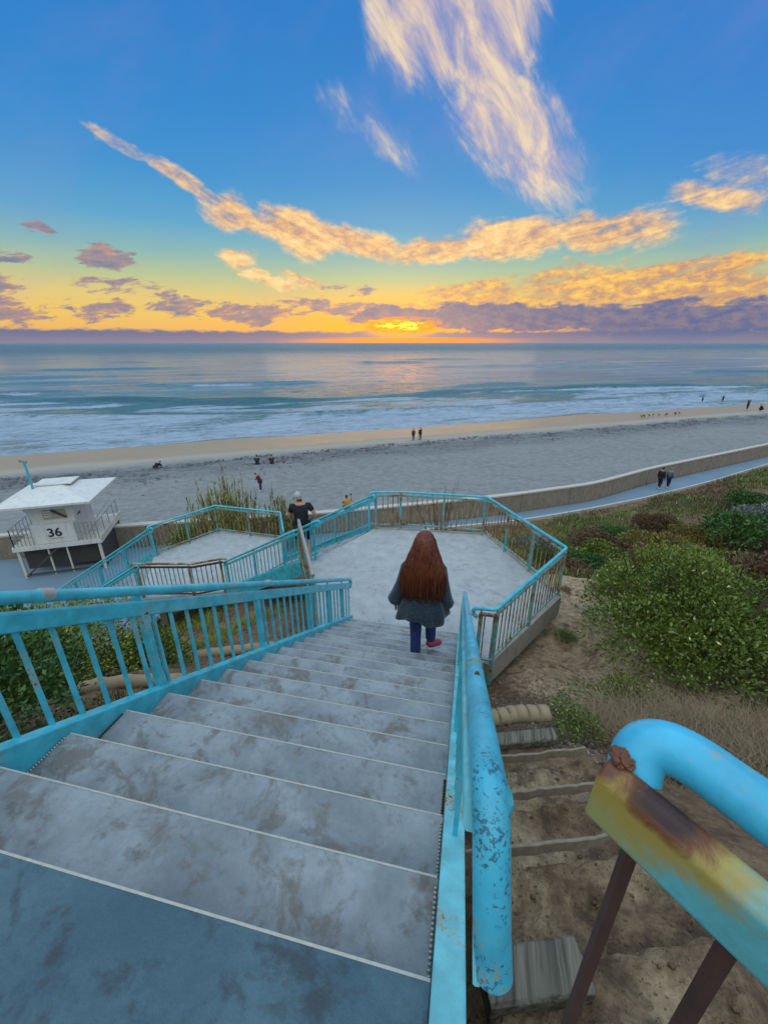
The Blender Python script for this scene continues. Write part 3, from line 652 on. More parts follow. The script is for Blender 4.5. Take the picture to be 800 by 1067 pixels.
# main railings
yl = [0.0, 6.02]
pts = [(-1.925, y, nose(y)+.055+(0)) for y in (-.75, .02)]
lb = [Vector((-1.925, -.75, nose(.02)+.055)), Vector((-1.925, .02, nose(.02)+.055)), Vector((-1.925, 6.0, nose(6.0)+.055))]
railing('stair_railing', [lb[1], lb[2]], 'bright turquoise stair railing down the left side of the upper stairs', ('paint', 'paint', 'paint'), h=.735, posts=[y-.02 for y in (.45, 1.79, 3.07, 4.27, 4.95, 5.6)], bal=.146, bar=(.05, .09), ext=(.8, .12), endhook=(False, True), sleeves=((1.28, .075), (3.3, .07), (4.95, .06)), top_gap=.125)
# right railing (handrail turns down at its upper end)
t = thing('chipped_railing', (.068, .42, nose(.42)), 'chipped blue pipe railing down the right side of the upper stairs', 'railing')
hz = lambda y: nose(y)+.79
pA = Vector((.066, .44, hz(.44)))
path = [(.091, .335, pA.z-.235), (.082, .36, pA.z-.16), (.074, .395, pA.z-.07), (.069, .425, pA.z-.018), tuple(pA+Vector((0, .03, -.016)))]+[(.066, y, hz(y)) for y in np.linspace(.6, 6.0, 12)]
MB().tube(path, .0275, 28).build('handrail', 'paint_chip', t, smooth=True, angle=60)
m = MB(); m.beam((.052, .43, hz(.43)-.055), (.045, 5.95, hz(5.95)-.10), .042, .045, c=.006); m.beam((.052, .432, hz(.432)-.052), (.068, .335, hz(.44)-.25), .038, .012, up=(1, 0, 0), c=.003); m.build('top_bar', 'paint_pale', t, angle=30)
for y in (1.15, 2.75, 4.3, 5.6):
    m = MB(); m.tube([(.066, y-.022, hz(y-.022)), (.066, y+.022, hz(y+.022))], .030, 20); m.build('coupling', 'paint_rust', t, angle=40)
for y in (1.9, 3.5, 4.9, 5.75):
    MB().beam((.05, y, nose(y)+.02), (.05, y, hz(y)-.08), .05, .05, up=(0, 1, 0)).build('post', 'paint', t)
for y in np.arange(1.0, 5.7, .146):
    if min(abs(y-q) for q in (1.9, 3.5, 4.9)) > .06: MB().beam((.05, y, nose(y)+.03), (.05, y, hz(y)-.08), .018, .018, up=(0, 1, 0)).build('baluster', 'paint', t)
m = MB(); m.loft([[(.089+.006*k, .46+.05*math.cos(a)*(1-.2*k), hz(.46)-.03+.035*math.sin(a)*(1-.2*k)-.45*.05*math.cos(a)) for a in np.linspace(0, 2*PI, 12, endpoint=False)] for k in range(3)]); m.build('bracket_plate', 'paint', t, angle=40)
MB().ball((.066, .985, hz(.985)+.031), (.008, .012, .005), 10, 6, .2).build('rust_scar', 'rust', t, smooth=True)
# broken railing end close to the lens
def f(t, co, put):
    g = t.add('ShaderNodeNewGeometry').outputs['Position']
    n1 = t.noise(g, 38, 9, .72, .7); n2 = t.noise(g, 9, 5, .65); n3 = t.noise(g, 160, 3, .6)
    base = t.mix(t.smooth(n1, .3, .7), (.10, .36, .38), (.12, .45, .47))
    def blob(c, r, k=1.): 
        d = t.vmath('SUBTRACT', g, c); L = t.add('ShaderNodeVectorMath', {0: t.vmath('MULTIPLY', d, r)}, operation='LENGTH').outputs[1]
        return t.math('ADD', L, t.math('MULTIPLY', t.math('SUBTRACT', n1, .5), .9*k))
    y1 = blob((.145, .300, -.385), (16, 16, 15)); base = t.mix(t.smooth(y1, .55, 1.35, .9, 0), base, (.36, .30, .07))
    y2 = blob((.180, .275, -.368), (13, 13, 26)); base = t.mix(t.smooth(y2, .6, 1.2, .95, 0), base, (.40, .28, .05))
    r2 = blob((.184, .273, -.362), (21, 21, 40)); base = t.mix(t.smooth(r2, .55, 1.0, 1, 0), base, (.17, .055, .012))
    base = t.mix(t.smooth(r2, .25, .75, 1, 0), base, (.035, .01, .006))
    r3 = blob((.146, .314, -.358), (30, 30, 40)); base = t.mix(t.smooth(r3, .5, .95, 1, 0), base, (.14, .045, .018))
    sp = t.smooth(t.math('ADD', t.math('MULTIPLY', n2, .6), t.math('MULTIPLY', n3, .4)), .60, .64); base = t.mix(t.math('MULTIPLY', sp, .8), base, (.30, .12, .03))
    put(base=base, rough=.5, normal=t.bump(t.math('ADD', n1, t.math('MULTIPLY', n3, .4)), .25, .002))
M['bar_rust'] = material('rust stained bar', f)
M['pipe_blue'] = paint('bright blue pipe', (.05, .44, .66), .22, .33)
t = thing('broken_railing', (.2, .3, Z0), 'rust stained broken railing end close up in the lower right corner', 'railing')
A = Vector((.150, .308, -.398)); B = A+Vector((.245, -.235, -.012)).normalized()*.75
A2 = A+Vector((-.004, .004, 0))
m = MB(); m.beam(A2, B, .034, .075, c=.011); o = m.build('top_bar', 'bar_rust', t, angle=30); bevel(o, .004, 3); o.data.shade_smooth()
D_r = (B-A).normalized(); c0, c1, c2, c3 = Vector((.176, .318, -.385)), Vector((.180, .342, -.352)), Vector((.206, .335, -.350)), Vector((.240, .305, -.357))
pp = [tuple(c0*(1-u)**3+c1*3*u*(1-u)**2+c2*3*u*u*(1-u)+c3*u**3) for u in np.linspace(0, 1, 16)]+[tuple(c3+D_r*k) for k in (.02, .05, .1, .2, .4, .7)]
MB().tube(pp, .0235, 32).build('handrail', 'pipe_blue', t, smooth=True, angle=60)
m = MB()
for k in range(30): m.ball((.157+random.uniform(-.007, .009), .314+random.uniform(-.008, .008), -.3605+random.uniform(-.003, .005)), (random.uniform(.003, .006), random.uniform(.003, .006), random.uniform(.002, .005)), 8, 6, .22)
m.build('torn_metal', plain('flaking rust', (.15, .055, .03), .8, 0, .8, 200), t, smooth=False)
for k in (.034, .112, .19, .30, .44, .58):
    p = A+(B-A).normalized()*k
    MB().beam((p.x, p.y, Z0), (p.x, p.y, p.z-.02), .0105, .0105, up=(0, 1, 0)).build('baluster', 'rust', t)
MB().beam((.30, .20, Z0+.03), (.18, .26, Z0+.03), .03, .03).build('sawn_stub', 'rust', t)
# second flight
def flight(name, label, n0, n1, hd, slope, N, z0, label_mats='paint', strlabel=None):
    """n0 near top corner, n1 far top corner"""
    run = R_/slope; h = Vector((math.cos(hd), math.sin(hd), 0)); a, b = Vector((*n0, z0)), Vector((*n1, z0))
    t = thing(name, (a+b)/2, label, 'stairs')
    for i in range(1, N):
        m = MB(); p, q = a+h*run*(i-1), b+h*run*(i-1); z = z0-i*R_
        m.prism([(*p.xy, z-.06), (*q.xy, z-.06), (*(q+h*run).xy, z-.06), (*(p+h*run).xy, z-.06)], [(*p.xy, z), (*q.xy, z), (*(q+h*run).xy, z), (*(p+h*run).xy, z)])
        m.prism([(*(p-h*.03).xy, z), (*(q-h*.03).xy, z), (*q.xy, z), (*p.xy, z)], [(*(p-h*.03).xy, z+R_-.005), (*(q-h*.03).xy, z+R_-.005), (*q.xy, z+R_-.005), (*p.xy, z+R_-.005)])
        o = m.build('step', 'tread', t)
    for c in (a, b):
        e = c+h*run*N; s = (c-(a+b)/2).normalized()*.04
        m = MB(); m.beam(c+s+Vector((0, 0, -.10)), e+s+Vector((0, 0, -.10-N*R_+.06)), .06, .34); m.build('stringer', 'paint', t)
    return t, h, run
h2 = math.radians(165); N2 = 10; Z2 = LZ-N2*R_
nA, nB = (-3.32, 8.02), (-2.56, 9.86)
nA = (nB[0]-1.95*.259-.30, nB[1]-1.95*.966)
_, hv, rn = flight('second_staircase', 'middle stair flight dropping from the man towards the lower landing', nA, nB, h2, .576, N2, LZ)
def slp(p, k, hv, rn, dz=0): return (p[0]+hv.x*rn*k, p[1]+hv.y*rn*k, LZ-R_*k+.06+dz)
railing('flight_railing', [slp(nA, -.4, hv, rn), slp(nA, N2, hv, rn)], 'turquoise railing on the near side of the middle flight, in front of the man', ('paint', 'paint', 'paint'), h=.86, bal=.125, bar=(.04, .06), posts=[.1, 1.05, 2.05, 3.1], top_gap=.10, bottom=.08, drop=.2, endhook=(True, False))
railing('far_flight_railing', [slp(nB, -.4, hv, rn), slp(nB, N2, hv, rn)], 'turquoise railing on the far side of the middle flight, behind the man', ('paint', 'paint', 'paint'), h=.86, bal=.125, bar=(.04, .10), posts=[.1, 1.2, 2.1, 3.1], top_gap=.12, bottom=.08, drop=.2)
# lower landing
eA = (nA[0]+hv.x*rn*N2, nA[1]+hv.y*rn*N2); eB = (nB[0]+hv.x*rn*N2, nB[1]+hv.y*rn*N2)
D2 = [eA, eB, (-6.25, 12.2), (-8.85, 12.3), (-9.85, 10.15), (-8.5, 7.95)]
t = thing('lower_landing', (-7.5, 10, Z2), 'lower concrete landing between the middle flight and the lowest stairs', 'landing')
m = MB(); m.poly(D2, Z2-.14, Z2); m.build('slab', 'slab', t)
edge_band([eB]+D2[2:5], .08, Z2-.36, Z2+.012).build('fascia', 'fascia', t)
edge_band([D2[5], eA], .08, Z2-.36, Z2+.012).build('fascia', 'fascia', t)
for x, y in ((-6.4, 11.4), (-8.4, 11.4), (-8.6, 8.8), (-6.8, 9.2)):
    MB().box((x-.12, y-.12, float(gz(x, y)[0])-.6), (x+.12, y+.12, Z2-.1405)).build('pier', 'fascia', t)
railing('lower_landing_railing', [(eB[0]-.05, eB[1]+.25, Z2+.03), (-6.27, 12.15, Z2+.03), (-8.82, 12.25, Z2+.03), (-9.8, 10.2, Z2+.03)], 'turquoise railing round the seaward side of the lower landing in front of the reeds', ('paint', 'paint_rust', 'paint_rust', 'paint_old'), h=1.02, bottom=.1, bal=.13, drop=.36, bar=(.04, .05), top_gap=.1)
railing('rusty_landing_railing', [(eA[0], eA[1]-.03, Z2+.03), (-6.95, 8.33, Z2+.03), (-8.45, 8.0, Z2+.03)], 'dark rusty railing along the near edge of the lower landing', ('paint_old', 'rust', 'paint_old', 'paint_rust'), h=1.02, bottom=.1, bal=.12, drop=.36, bar=(.04, .05), top_gap=.1)
h3 = math.radians(184); N3 = 25
_, hv3, rn3 = flight('lowest_staircase', 'lowest stair flight going down to the walkway beside the lifeguard tower', (-8.55, 8.02), (-9.85, 10.1), h3, .64, N3, Z2)
R3 = (Z2-BZ)/N3
def s3(p, k): return (p[0]+hv3.x*rn3*k, p[1]+hv3.y*rn3*k, Z2-R_*k+.06)
railing('lowest_flight_railing', [s3((-8.5, 7.98), -.3), s3((-8.5, 7.98), N3-1)], 'turquoise railing on the near side of the lowest stairs', h=.88, bal=.14, bar=(.04, .06), top_gap=.1, bottom=.1, drop=.1, endhook=(True, True))
railing('walkway_stair_railing', [s3((-9.85, 10.14), -.3), s3((-9.85, 10.14), N3-1)], 'turquoise railing on the seaward side of the lowest stairs, next to the lifeguard tower', h=.88, bal=.14, bar=(.04, .06), top_gap=.1, bottom=.1, drop=.1, endhook=(True, True))
# ---------------------------------------------------------------- dirt steps, rolls, stones
ts = []
def tie(k, x0, x1, w=.14, h=.13, label='', dy=0):
    sk = .33; y0 = DY[k]+x0*sk-.15+.07-w/2+dy; y1 = DY[k]+x1*sk-.15+.07-w/2+dy; z = DZ[k]-h/2+.008
    c = ((x0+x1)/2, (y0+y1)/2, z-h/2)
    m = MB(); 
    if w > .05: m.beam((x0, y0, z), (x1, y1, z), w, h, c=.012)
    else:
        n_ = 22; rr_ = random.Random(k); jy = [rr_.uniform(-.008, .008) for _ in range(n_+1)]; jz = [-abs(rr_.gauss(0, .0045)) for _ in range(n_+1)]
        m.loft([[(x0+(x1-x0)*i/n_, y0+(y1-y0)*i/n_+jy[i]+a, z+b+(jz[i] if b > 0 else 0)) for a, b in ((-w*.6, -h/2), (w*.6, -h/2), (w*.6, h/2), (-w*.6, h/2))] for i in range(n_+1)])
    o = m.build('timber_step', 'edge' if w < .05 else 'timber', None, loc=c, angle=35); tag(o, label, 'timber', 'old timbers edging the dirt steps'); bevel(o, .004, 1)
tie(1, .20, .58, .17, .13, 'short square timber with grooved face, nearest of the dirt steps beside the broken railing', -.03)
tie(2, .13, 1.30, .016, .09, 'thin worn board edging the wide dirt step below the nearest timber')
tie(3, .13, 1.2, .016, .09, 'thin board edging the third dirt step from the top')
tie(4, .13, 1.1, .016, .09, 'thin board edging the dirt step just above the thick plank')
tie(5, .12, .95, .13, .09, 'thick grey plank across the path just uphill of the straw roll')
def wattle(name, pts, r, label, cat='straw roll', group=None):
    m = MB(); n = 26; P = []
    for k in range(n+1):
        u = k/n*(len(pts)-1); i = min(int(u), len(pts)-2); P.append(Vector(pts[i]).lerp(Vector(pts[i+1]), u-i)+Vector((0, 0, .012*math.sin(k*1.7))))
    rr = [r*(.55 if k in (0, n) else .85 if k in (1, n-1) else 1+.06*math.sin(k*2.1)) for k in range(n+1)]
    m.tube(P, rr, 14); o = m.build(name, 'wattle', None, smooth=True, loc=P[0]); tag(o, label, cat, group); return o
def G(x, y, dz=0): return (x, y, float(gz(x, y)[0])+dz)
wattle('straw_roll', [(.30, 3.22, -3.52), (.62, 3.36, -3.52), (1.0, 3.47, -3.53)], .085, 'tan straw roll lying across the path right of the stairs')
wattle('straw_roll', [G(-4.35, 2.85, .09), G(-3.9, 3.15, .09), G(-3.35, 3.5, .10), G(-2.7, 4.0, .08)], .085, 'long straw roll behind the left stair railing near the green bush')
wattle('straw_roll', [G(-4.6, 4.9, .08), G(-3.6, 5.5, .1), (-2.6, 6.0, float(gz(-2.6, 6.0)[0])+.08)], .09, 'straw roll farther down the slope, below the middle flight')
k = 0
for (x, y, r) in ((-2.75, 1.62, .085), (-2.62, 1.78, .07), (-2.92, 1.78, .06)):
    m = MB(); m.ball((x, y, float(gz(x, y)[0])+r*.3), (r*1.3, r, r*.75), 12, 8, .10)
    o = m.build('rock', 'stone', None, smooth=True, loc=(x, y, float(gz(x, y)[0])))
    tag(o, ['largest pale rock on the dirt just outside the left stringer', 'pale rock beside the largest one, nearer the straw roll', 'smallest pale rock, outermost of the three'][k], 'rock', 'pale rocks beside the stairs'); k += 1
# ---------------------------------------------------------------- plants
def leaves(n, lobes, size, flat=.35, aspect=2.2, inner=.35, seed=0, dirs=None):
    r = np.random.default_rng(seed); L = np.array(lobes)        # x y z rx ry rz
    vol = L[:, 3]*L[:, 4]+L[:, 3]*L[:, 5]; li = r.choice(len(L), n, p=vol/vol.sum())
    d = r.normal(size=(n, 3)); d[:, 2] = np.abs(d[:, 2])*1.0-(r.random(n) < .3)*.6; d /= np.linalg.norm(d, axis=1)[:, None]
    u = np.where(r.random(n) < inner, r.uniform(.45, .9, n), r.normal(1.0, .06, n))
    lump = 1+.44*(fbm(d[:, 0]*3+li*3.1+9, d[:, 1]*3+d[:, 2]*2+9, 3)-.47)*2
    c = L[li, :3]+d*L[li, 3:]*(u*lump)[:, None]
    ax = d*.7+r.normal(size=(n, 3))*.55; ax[:, 2] += flat; ax /= np.linalg.norm(ax, axis=1)[:, None]
    sd = np.cross(ax, r.normal(size=(n, 3))); sd /= np.linalg.norm(sd, axis=1)[:, None]
    s = size*r.uniform(.6, 1.35, n)[:, None]; w = s/aspect
    V = np.stack([c-ax*s*.5, c+sd*w*.5+ax*s*.05, c+ax*s*.5, c-sd*w*.5+ax*s*.05], 1).reshape(-1, 3)
    return V, np.arange(4*n).reshape(-1, 4)
def lobes_for(rx, ry, rz, k, seed, lobe=.42):
    r = random.Random(seed); out = []
    for i in range(k):
        a = r.uniform(0, 2*PI); q = math.sqrt(r.random())*.72; x, y = math.cos(a)*q*rx, math.sin(a)*q*ry
        z = rz*math.sqrt(max(.05, 1-q*q))*r.uniform(.35, .72); s = lobe*r.uniform(.5, 1.35)
        out.append((x, y, z, rx*s, ry*s, rz*s*.95))
    return out
def shrub(name, loc, R, n, size, mat, label, seed=0, k=9, group=None, cat='shrub', rot=0, lobe=.42, inner=.3, aspect=2.2, flat=.35):
    t = thing(name, loc, label, cat, group); t.rotation_euler = (0, 0, rot)
    V, F = leaves(n, lobes_for(*R, k, seed, lobe), size, seed=seed+1, inner=inner, aspect=aspect, flat=flat)
    npmesh('foliage', V, F, mat, parent=t, smooth=False)
    m = MB(); r = random.Random(seed+5)
    for i in range(34):
        a = r.uniform(0, 2*PI); q = r.uniform(.3, 1.05); e = (math.cos(a)*q*R[0], math.sin(a)*q*R[1], R[2]*r.uniform(.75, 1.15)*math.sqrt(max(.1, 1-q*q*.8)))
        m.tube([(e[0]*.08, e[1]*.08, -.15), (e[0]*.5, e[1]*.5, e[2]*.45), e], [.025*R[2], .015*R[2], .005*R[2]], 5)
    o = m.build('stems', 'twig', None); o.parent = t; o.location = (0, 0, 0)
    return t
def gl(x, y): return (x, y, float(gz(x, y, False)[0])-.05)
# big bush on the right: three overlapping crowns that read as separate plants
shrub('large_bush', (3.75, 6.35, -5.0), (1.75, 1.5, 1.75), 30000, .062, 'leaf', 'largest dark green bush filling the right side, beside the sandy path', 3, 22, lobe=.33)
shrub('crown_bush', (3.75, 7.75, -5.1), (1.35, .85, 1.75), 15000, .052, 'leaf_y', 'yellow green rounded bush rising behind the largest bush', 14, 16, lobe=.3)
shrub('side_bush', (5.6, 6.9, -5.0), (1.6, 1.4, 1.85), 14000, .062, 'leaf', 'green bush cut off by the right edge of the photo, beside the largest bush', 23, 14, lobe=.34)
shrub('low_bush', (2.25, 4.75, float(gz(2.25, 4.75)[0])-.1), (.75, .55, .45), 3600, .045, 'leaf', 'low leafy plant at the left foot of the largest bush', 31, 9)
shrub('small_leafy_plant', (1.30, 3.35, float(gz(1.30, 3.35)[0])-.05), (.34, .42, .32), 1400, .035, 'leaf', 'small leafy plant beside the straw roll, left of the broken railing', 36, 7)
shrub('small_leafy_plant', (1.55, 4.2, float(gz(1.55, 4.2)[0])-.05), (.42, .5, .22), 1100, .032, 'leaf_dk', 'sparse creeping plant on the path above the broken railing tip', 38, 7)
# grey brown dry brush
def blades(n, area, hgt, w, seed, lean=.5, seg=3):
    """n bent blades; area(rng, n) -> xyz bases"""
    r = np.random.default_rng(seed); b = area(r, n); a = r.uniform(0, 2*PI, n); l = r.uniform(.1, lean, n); h = hgt*r.uniform(.45, 1.15, n)
    dx, dy = np.cos(a), np.sin(a); V = []; 
    for k in range(seg+1):
        u = k/seg; off = l*h*u*u; ww = w*(1-u*.85)*r.uniform(.7, 1.2, n)
        c = np.stack([b[:, 0]+dx*off, b[:, 1]+dy*off, b[:, 2]+h*u*(1-.25*l*u)], 1); p = np.stack([-dy*ww, dx*ww, 0*ww], 1)
        V += [c-p, c+p]
    V = np.stack(V, 1).reshape(-1, 3); m = 2*(seg+1); F = []
    for k in range(seg): F.append(np.stack([np.arange(n)*m+2*k+i for i in (0, 1, 3, 2)], 1))
    return V, np.concatenate(F)
def scatter_area(cx, cy, rx, ry):
    def f(r, n):
        a = r.uniform(0, 2*PI, n); q = np.sqrt(r.random(n)); x = cx+np.cos(a)*q*rx; y = cy+np.sin(a)*q*ry
        return np.stack([x, y, gz(x, y)-.01], 1)
    return f
V, F = blades(9000, scatter_area(2.75, 3.9, 1.25, .75), .42, .0035, 5, 1.6)
tag(npmesh('dry_grass', V, F, 'straw', smooth=False), 'tangle of dry brown grass and twigs below the largest bush', 'grass', kind='stuff')
def litter(n, fx, seed, size):
    r = np.random.default_rng(seed); b = fx(r, n); a = r.uniform(0, 2*PI, n); t = r.normal(0, .35, (n, 2)); s = size*r.uniform(.5, 1.4, n)
    ux = np.stack([np.cos(a), np.sin(a), t[:, 0]], 1)*s[:, None]; vx = np.stack([-np.sin(a), np.cos(a), t[:, 1]], 1)*s[:, None]*.5; b[:, 2] += .02
    return np.stack([b-ux, b+vx, b+ux, b-vx], 1).reshape(-1, 3), np.arange(4*n).reshape(-1, 4)
def la(r, n):
    k = r.random(n); x = np.where(k < .7, r.normal(1.2, .5, n), r.uniform(-4.5, -2.1, n)); y = np.where(k < .7, r.normal(3.9, .9, n), r.uniform(1.5, 6, n))
    ok = ((x > .3) & (y > 2.9)) | (x < -2.05); x, y = x[ok], y[ok]; return np.stack([x, y, gz(x, y)-.012], 1)
def litter2(fx, n, seed, size):
    r = np.random.default_rng(seed); b = fx(r, n); n = len(b); return litter(n, lambda *_: b, seed, size)
V, F = litter2(la, 5200, 8, .022)
tag(npmesh('leaf_litter', V, F, 'litter', smooth=False), 'dead leaves scattered over the dirt path', 'leaf litter', kind='stuff')
# pebbles and crumbs on the dirt steps
r = random.Random(4); m = MB()
for i in range(420):
    x, y = r.uniform(.16, 1.3), r.uniform(.3, 3.2); s = r.choice([.003, .004, .006, .008, .012]); z = float(gz(x, y)[0]); m.ball((x, y, z), (s*1.3, s, s*.7), 6, 4, .2)
tag(m.build('pebbles', 'soil', None, smooth=True), 'crumbs of soil and pebbles on the dirt steps', 'pebbles', kind='stuff')
# left bushes below the railing
shrub('left_bush', gl(-4.6, 1.55), (1.6, 1.25, 1.75), 26000, .055, 'leaf_dk', 'dark green bush behind the left stair railing at the edge of the photo', 41, 18, lobe=.34)
shrub('left_yellow_bush', gl(-5.9, 3.5), (1.8, 1.4, 1.35), 20000, .055, 'leaf_y', 'yellow green bush behind the dark bush on the left, below the lowest stairs', 47, 14)
shrub('left_round_bush', gl(-5.1, 4.6), (1.1, .9, .95), 11000, .045, 'leaf', 'round green bush above the long straw roll on the left', 52, 10)
shrub('left_low_plant', gl(-3.35, 2.55), (.35, .3, .28), 900, .035, 'leaf_or', 'small olive plant on the dirt just uphill of the long straw roll', 57, 6)
# slope shrubs beyond the landing
protos = {}
def slope(kind, x, y, s, label, name, rot=0, sz=1.):
    R = {'g': (1., 1., .75), 'b': (1., 1., .6), 'o': (1.1, 1., .6), 'k': (.9, .9, .55), 'y': (1., .95, .7)}[kind]
    mt = {'g': 'leaf_dk', 'b': 'leaf_br', 'o': 'leaf_or', 'k': 'leaf_gr', 'y': 'leaf'}[kind]
    if kind not in protos:
        protos[kind] = shrub(name, gl(x, y), R, 5200, .07, mt, label, 60+len(protos)*7, 12, 'shrubs on the slope above the walkway', lobe=.36); o = protos[kind]
    else:
        o = copy_tree(protos[kind]); o.name = name; o['label'] = label; o.location = gl(x, y)
    s *= 1.3; o.rotation_euler = (0, 0, rot); o.scale = (s, s, s*sz)
SL = [('g', 4.7, 15.2, 1.15, 'rounded dark green shrub right of the landing railing corner', 'green_shrub'), ('b', 3.3, 12.7, .95, 'reddish brown twiggy shrub just beyond the landing corner', 'brown_shrub'), ('k', 5.0, 12.6, .75, 'pale grey shrub beside the reddish brown one', 'grey_shrub'),
      ('y', 6.8, 13.2, 1.5, 'broad green shrub in the middle of the slope, directly behind the yellow green bush', 'green_shrub'), ('o', 8.6, 17.6, 1.7, 'orange olive shrub in the middle of the slope', 'olive_shrub'), ('g', 13.2, 20.5, 1.9, 'tall dark green shrub on the slope, nearest the bend of the walkway', 'green_shrub'),
      ('y', 10.2, 16.6, 1.3, 'light green shrub below the tall dark green one', 'green_shrub'), ('b', 9.6, 12.4, 1.7, 'wide brown shrub near the right edge, behind the large bushes', 'brown_shrub'), ('b', 6.6, 20.5, 1.3, 'brown shrub next to the kerb of the walkway', 'brown_shrub'),
      ('g', 3.6, 18.2, .8, 'small green shrub seen past the far landing railing', 'green_shrub'), ('b', 15.5, 17.4, 1.0, 'small dark brown shrub on the pale sand patch', 'brown_shrub'), ('y', 20.6, 26.5, 2.0, 'green shrub on the far right beside the walkway', 'green_shrub'),
      ('b', 19.4, 22.5, 2.1, 'brown brush at the right edge above the sand patch', 'brown_shrub'), ('k', 16, 24.5, 1.7, 'grey shrub below the far right bend', 'grey_shrub'), ('o', 1.8, 15.5, 1.1, 'olive shrub behind the rusty landing railing', 'olive_shrub'), ('y', .8, 18.8, 1., 'green shrub low behind the landing, near the walkway', 'green_shrub'),
      ('o', 13.3, 13.4, 1.5, 'yellow olive shrub at the right edge, above the side bush', 'olive_shrub'), ('k', 3.9, 21.6, 1.0, 'grey brush by the kerb left of the brown shrub', 'grey_shrub'), ('b', -1.6, 17.2, .9, 'brown shrub under the far side of the middle landing', 'brown_shrub'), ('y', 5.9, 17.6, 1.2, 'lime green shrub between the rounded dark green shrub and the orange olive one', 'green_shrub'), ('b', 11.8, 14.8, 1.3, 'dark red brown shrub just below the pale sand patch', 'brown_shrub'), ('g', 8.0, 22.8, 1.0, 'dark green shrub close to the kerb, left of the tall dark green one', 'green_shrub'),
      ('b', 10.8, 24.6, 1.2, 'rusty brown shrub by the kerb, below the walking couple', 'brown_shrub'), ('o', 11.2, 21.6, 1.1, 'orange brown shrub touching the left side of the tall dark green shrub', 'olive_shrub'), ('k', 7.3, 15.6, .8, 'small pale grey shrub in front of the lime green shrub', 'grey_shrub'), ('y', 17.6, 20.2, 1.3, 'bright green shrub right of the pale sand patch', 'green_shrub'),
      ('b', 6.6, 11.4, .9, 'brown shrub touching the back of the yellow green bush', 'brown_shrub'), ('g', 11.2, 11.0, 1.1, 'dark green shrub behind the side bush at the right edge', 'green_shrub'), ('o', 25.5, 33.5, 2.3, 'olive shrub farthest up the walkway on the right', 'olive_shrub'), ('g', 17.0, 28.0, 1.3, 'green clump by the kerb where the walkway bends right', 'green_shrub')]
for i, (k_, x, y, s, lb_, nm) in enumerate(SL): slope(k_, x, y, s, lb_, nm, rot=i*1.3)
# twiggy little shrubs on the sand
def twigbush(x, y, R, label, seed, mat='leaf_br', n=700, hgt=.3):
    t = thing('twiggy_plant', gl(x, y), label, 'plant', 'little plants on the sandy path'); b = np.array(t.location)
    def ar(r, n):
        a = r.uniform(0, 2*PI, n); q = r.random(n)*R; return np.stack([np.cos(a)*q, np.sin(a)*q, 0*a+.03], 1)
    V, F = blades(n, ar, hgt, .005, seed, 1.5); npmesh('stems', V, F, mat, parent=t, smooth=False)
twigbush(3.35, 9.0, .28, 'spiky grey brown plant on the pale sand above the green bushes', 1, 'leaf_br', 1300, .42)
twigbush(2.75, 8.1, .18, 'low grey twiggy plant on the sand left of the green tuft', 2, 'leaf_gr', 350, .14)
twigbush(3.05, 7.95, .33, 'low bright green tuft on the sand', 3, 'leaf', 900, .13)
twigbush(2.1, 7.3, .22, 'small green tuft near the corner of the landing', 4, 'leaf', 420, .14)
twigbush(2.45, 9.2, .12, 'tiny plant right of the railing corner', 5, 'leaf_br', 260, .16)
def gr(r, n):
    x = np.concatenate([r.uniform(2, 34, n//2), r.uniform(-9, 14, n-n//2)]); y = np.concatenate([r.uniform(11, 38, n//2), r.uniform(10.5, 26, n-n//2)])
    w = fbm(x*.5, y*.5); ok = (w > .33) & (y < ynear(x)-.35) & ~((np.abs(x-12) < 2.4) & (np.abs(y-19) < 1.4)); ok &= ~((x > -10.5) & (x < 1.5) & (y < 12.8)); x, y = x[ok], y[ok]
    return np.stack([x, y, gz(x, y)-.02], 1)
r_ = np.random.default_rng(3); base_ = gr(r_, 80000); V, F = blades(len(base_), lambda r, n: base_, .24, .016, 6, 1.1, 2)
tag(npmesh('slope_grass', V, F, 'leaf_or', smooth=False), 'olive and brown ground cover over the slope', 'ground cover', kind='stuff')
def gr2(r, n):
    x = np.concatenate([r.uniform(-14, -2.4, n)]); y = r.uniform(-1, 9.5, n); w = fbm(x*.6+4, y*.6)
    ok = (w > .49) & (y < ynear(x)-.3) & ~((x > -4.6) & (y > 1.2) & (y < 6.5)); ok &= ~((x > -3.2)); x, y = x[ok], y[ok]; return np.stack([x, y, gz(x, y)-.02], 1)
base_ = gr2(r_, 40000); V, F = blades(len(base_), lambda r, n: base_, .28, .008, 9, 1.0, 2)
tag(npmesh('left_slope_grass', V, F, 'leaf_y', smooth=False), 'yellow green ground cover on the left slope below the railing', 'ground cover', kind='stuff')
for q_i, (nm, mt, thr, hh, lb_) in enumerate((('green_ground_cover', 'leaf', .52, .5, 'green patches of low growth on the slope below the landing'), ('brown_ground_cover', 'leaf_br', .54, .45, 'reddish brown patches of dry growth on the slope below the landing'))):
    r_ = np.random.default_rng(20+q_i); x = r_.uniform(2, 34, 90000); y = r_.uniform(10.5, 44, 90000); w = fbm(x*.28+q_i*31, y*.28+q_i*7, 3)
    ok = (w > thr*.9) & (y < ynear(x)-.6) & ~((np.abs(x-12) < 2.4) & (np.abs(y-19) < 1.4)); x, y, w = x[ok], y[ok], w[ok]
    base_ = np.stack([x, y, gz(x, y)-.02+np.minimum(.45, (w-thr*.9)*3)*r_.random(len(x))], 1)
    V, F = blades(len(base_), lambda r, n: base_, hh*.55, .022, 30+q_i, 1.2, 2); tag(npmesh(nm, V, F, mt, smooth=False), lb_, 'ground cover', kind='stuff')
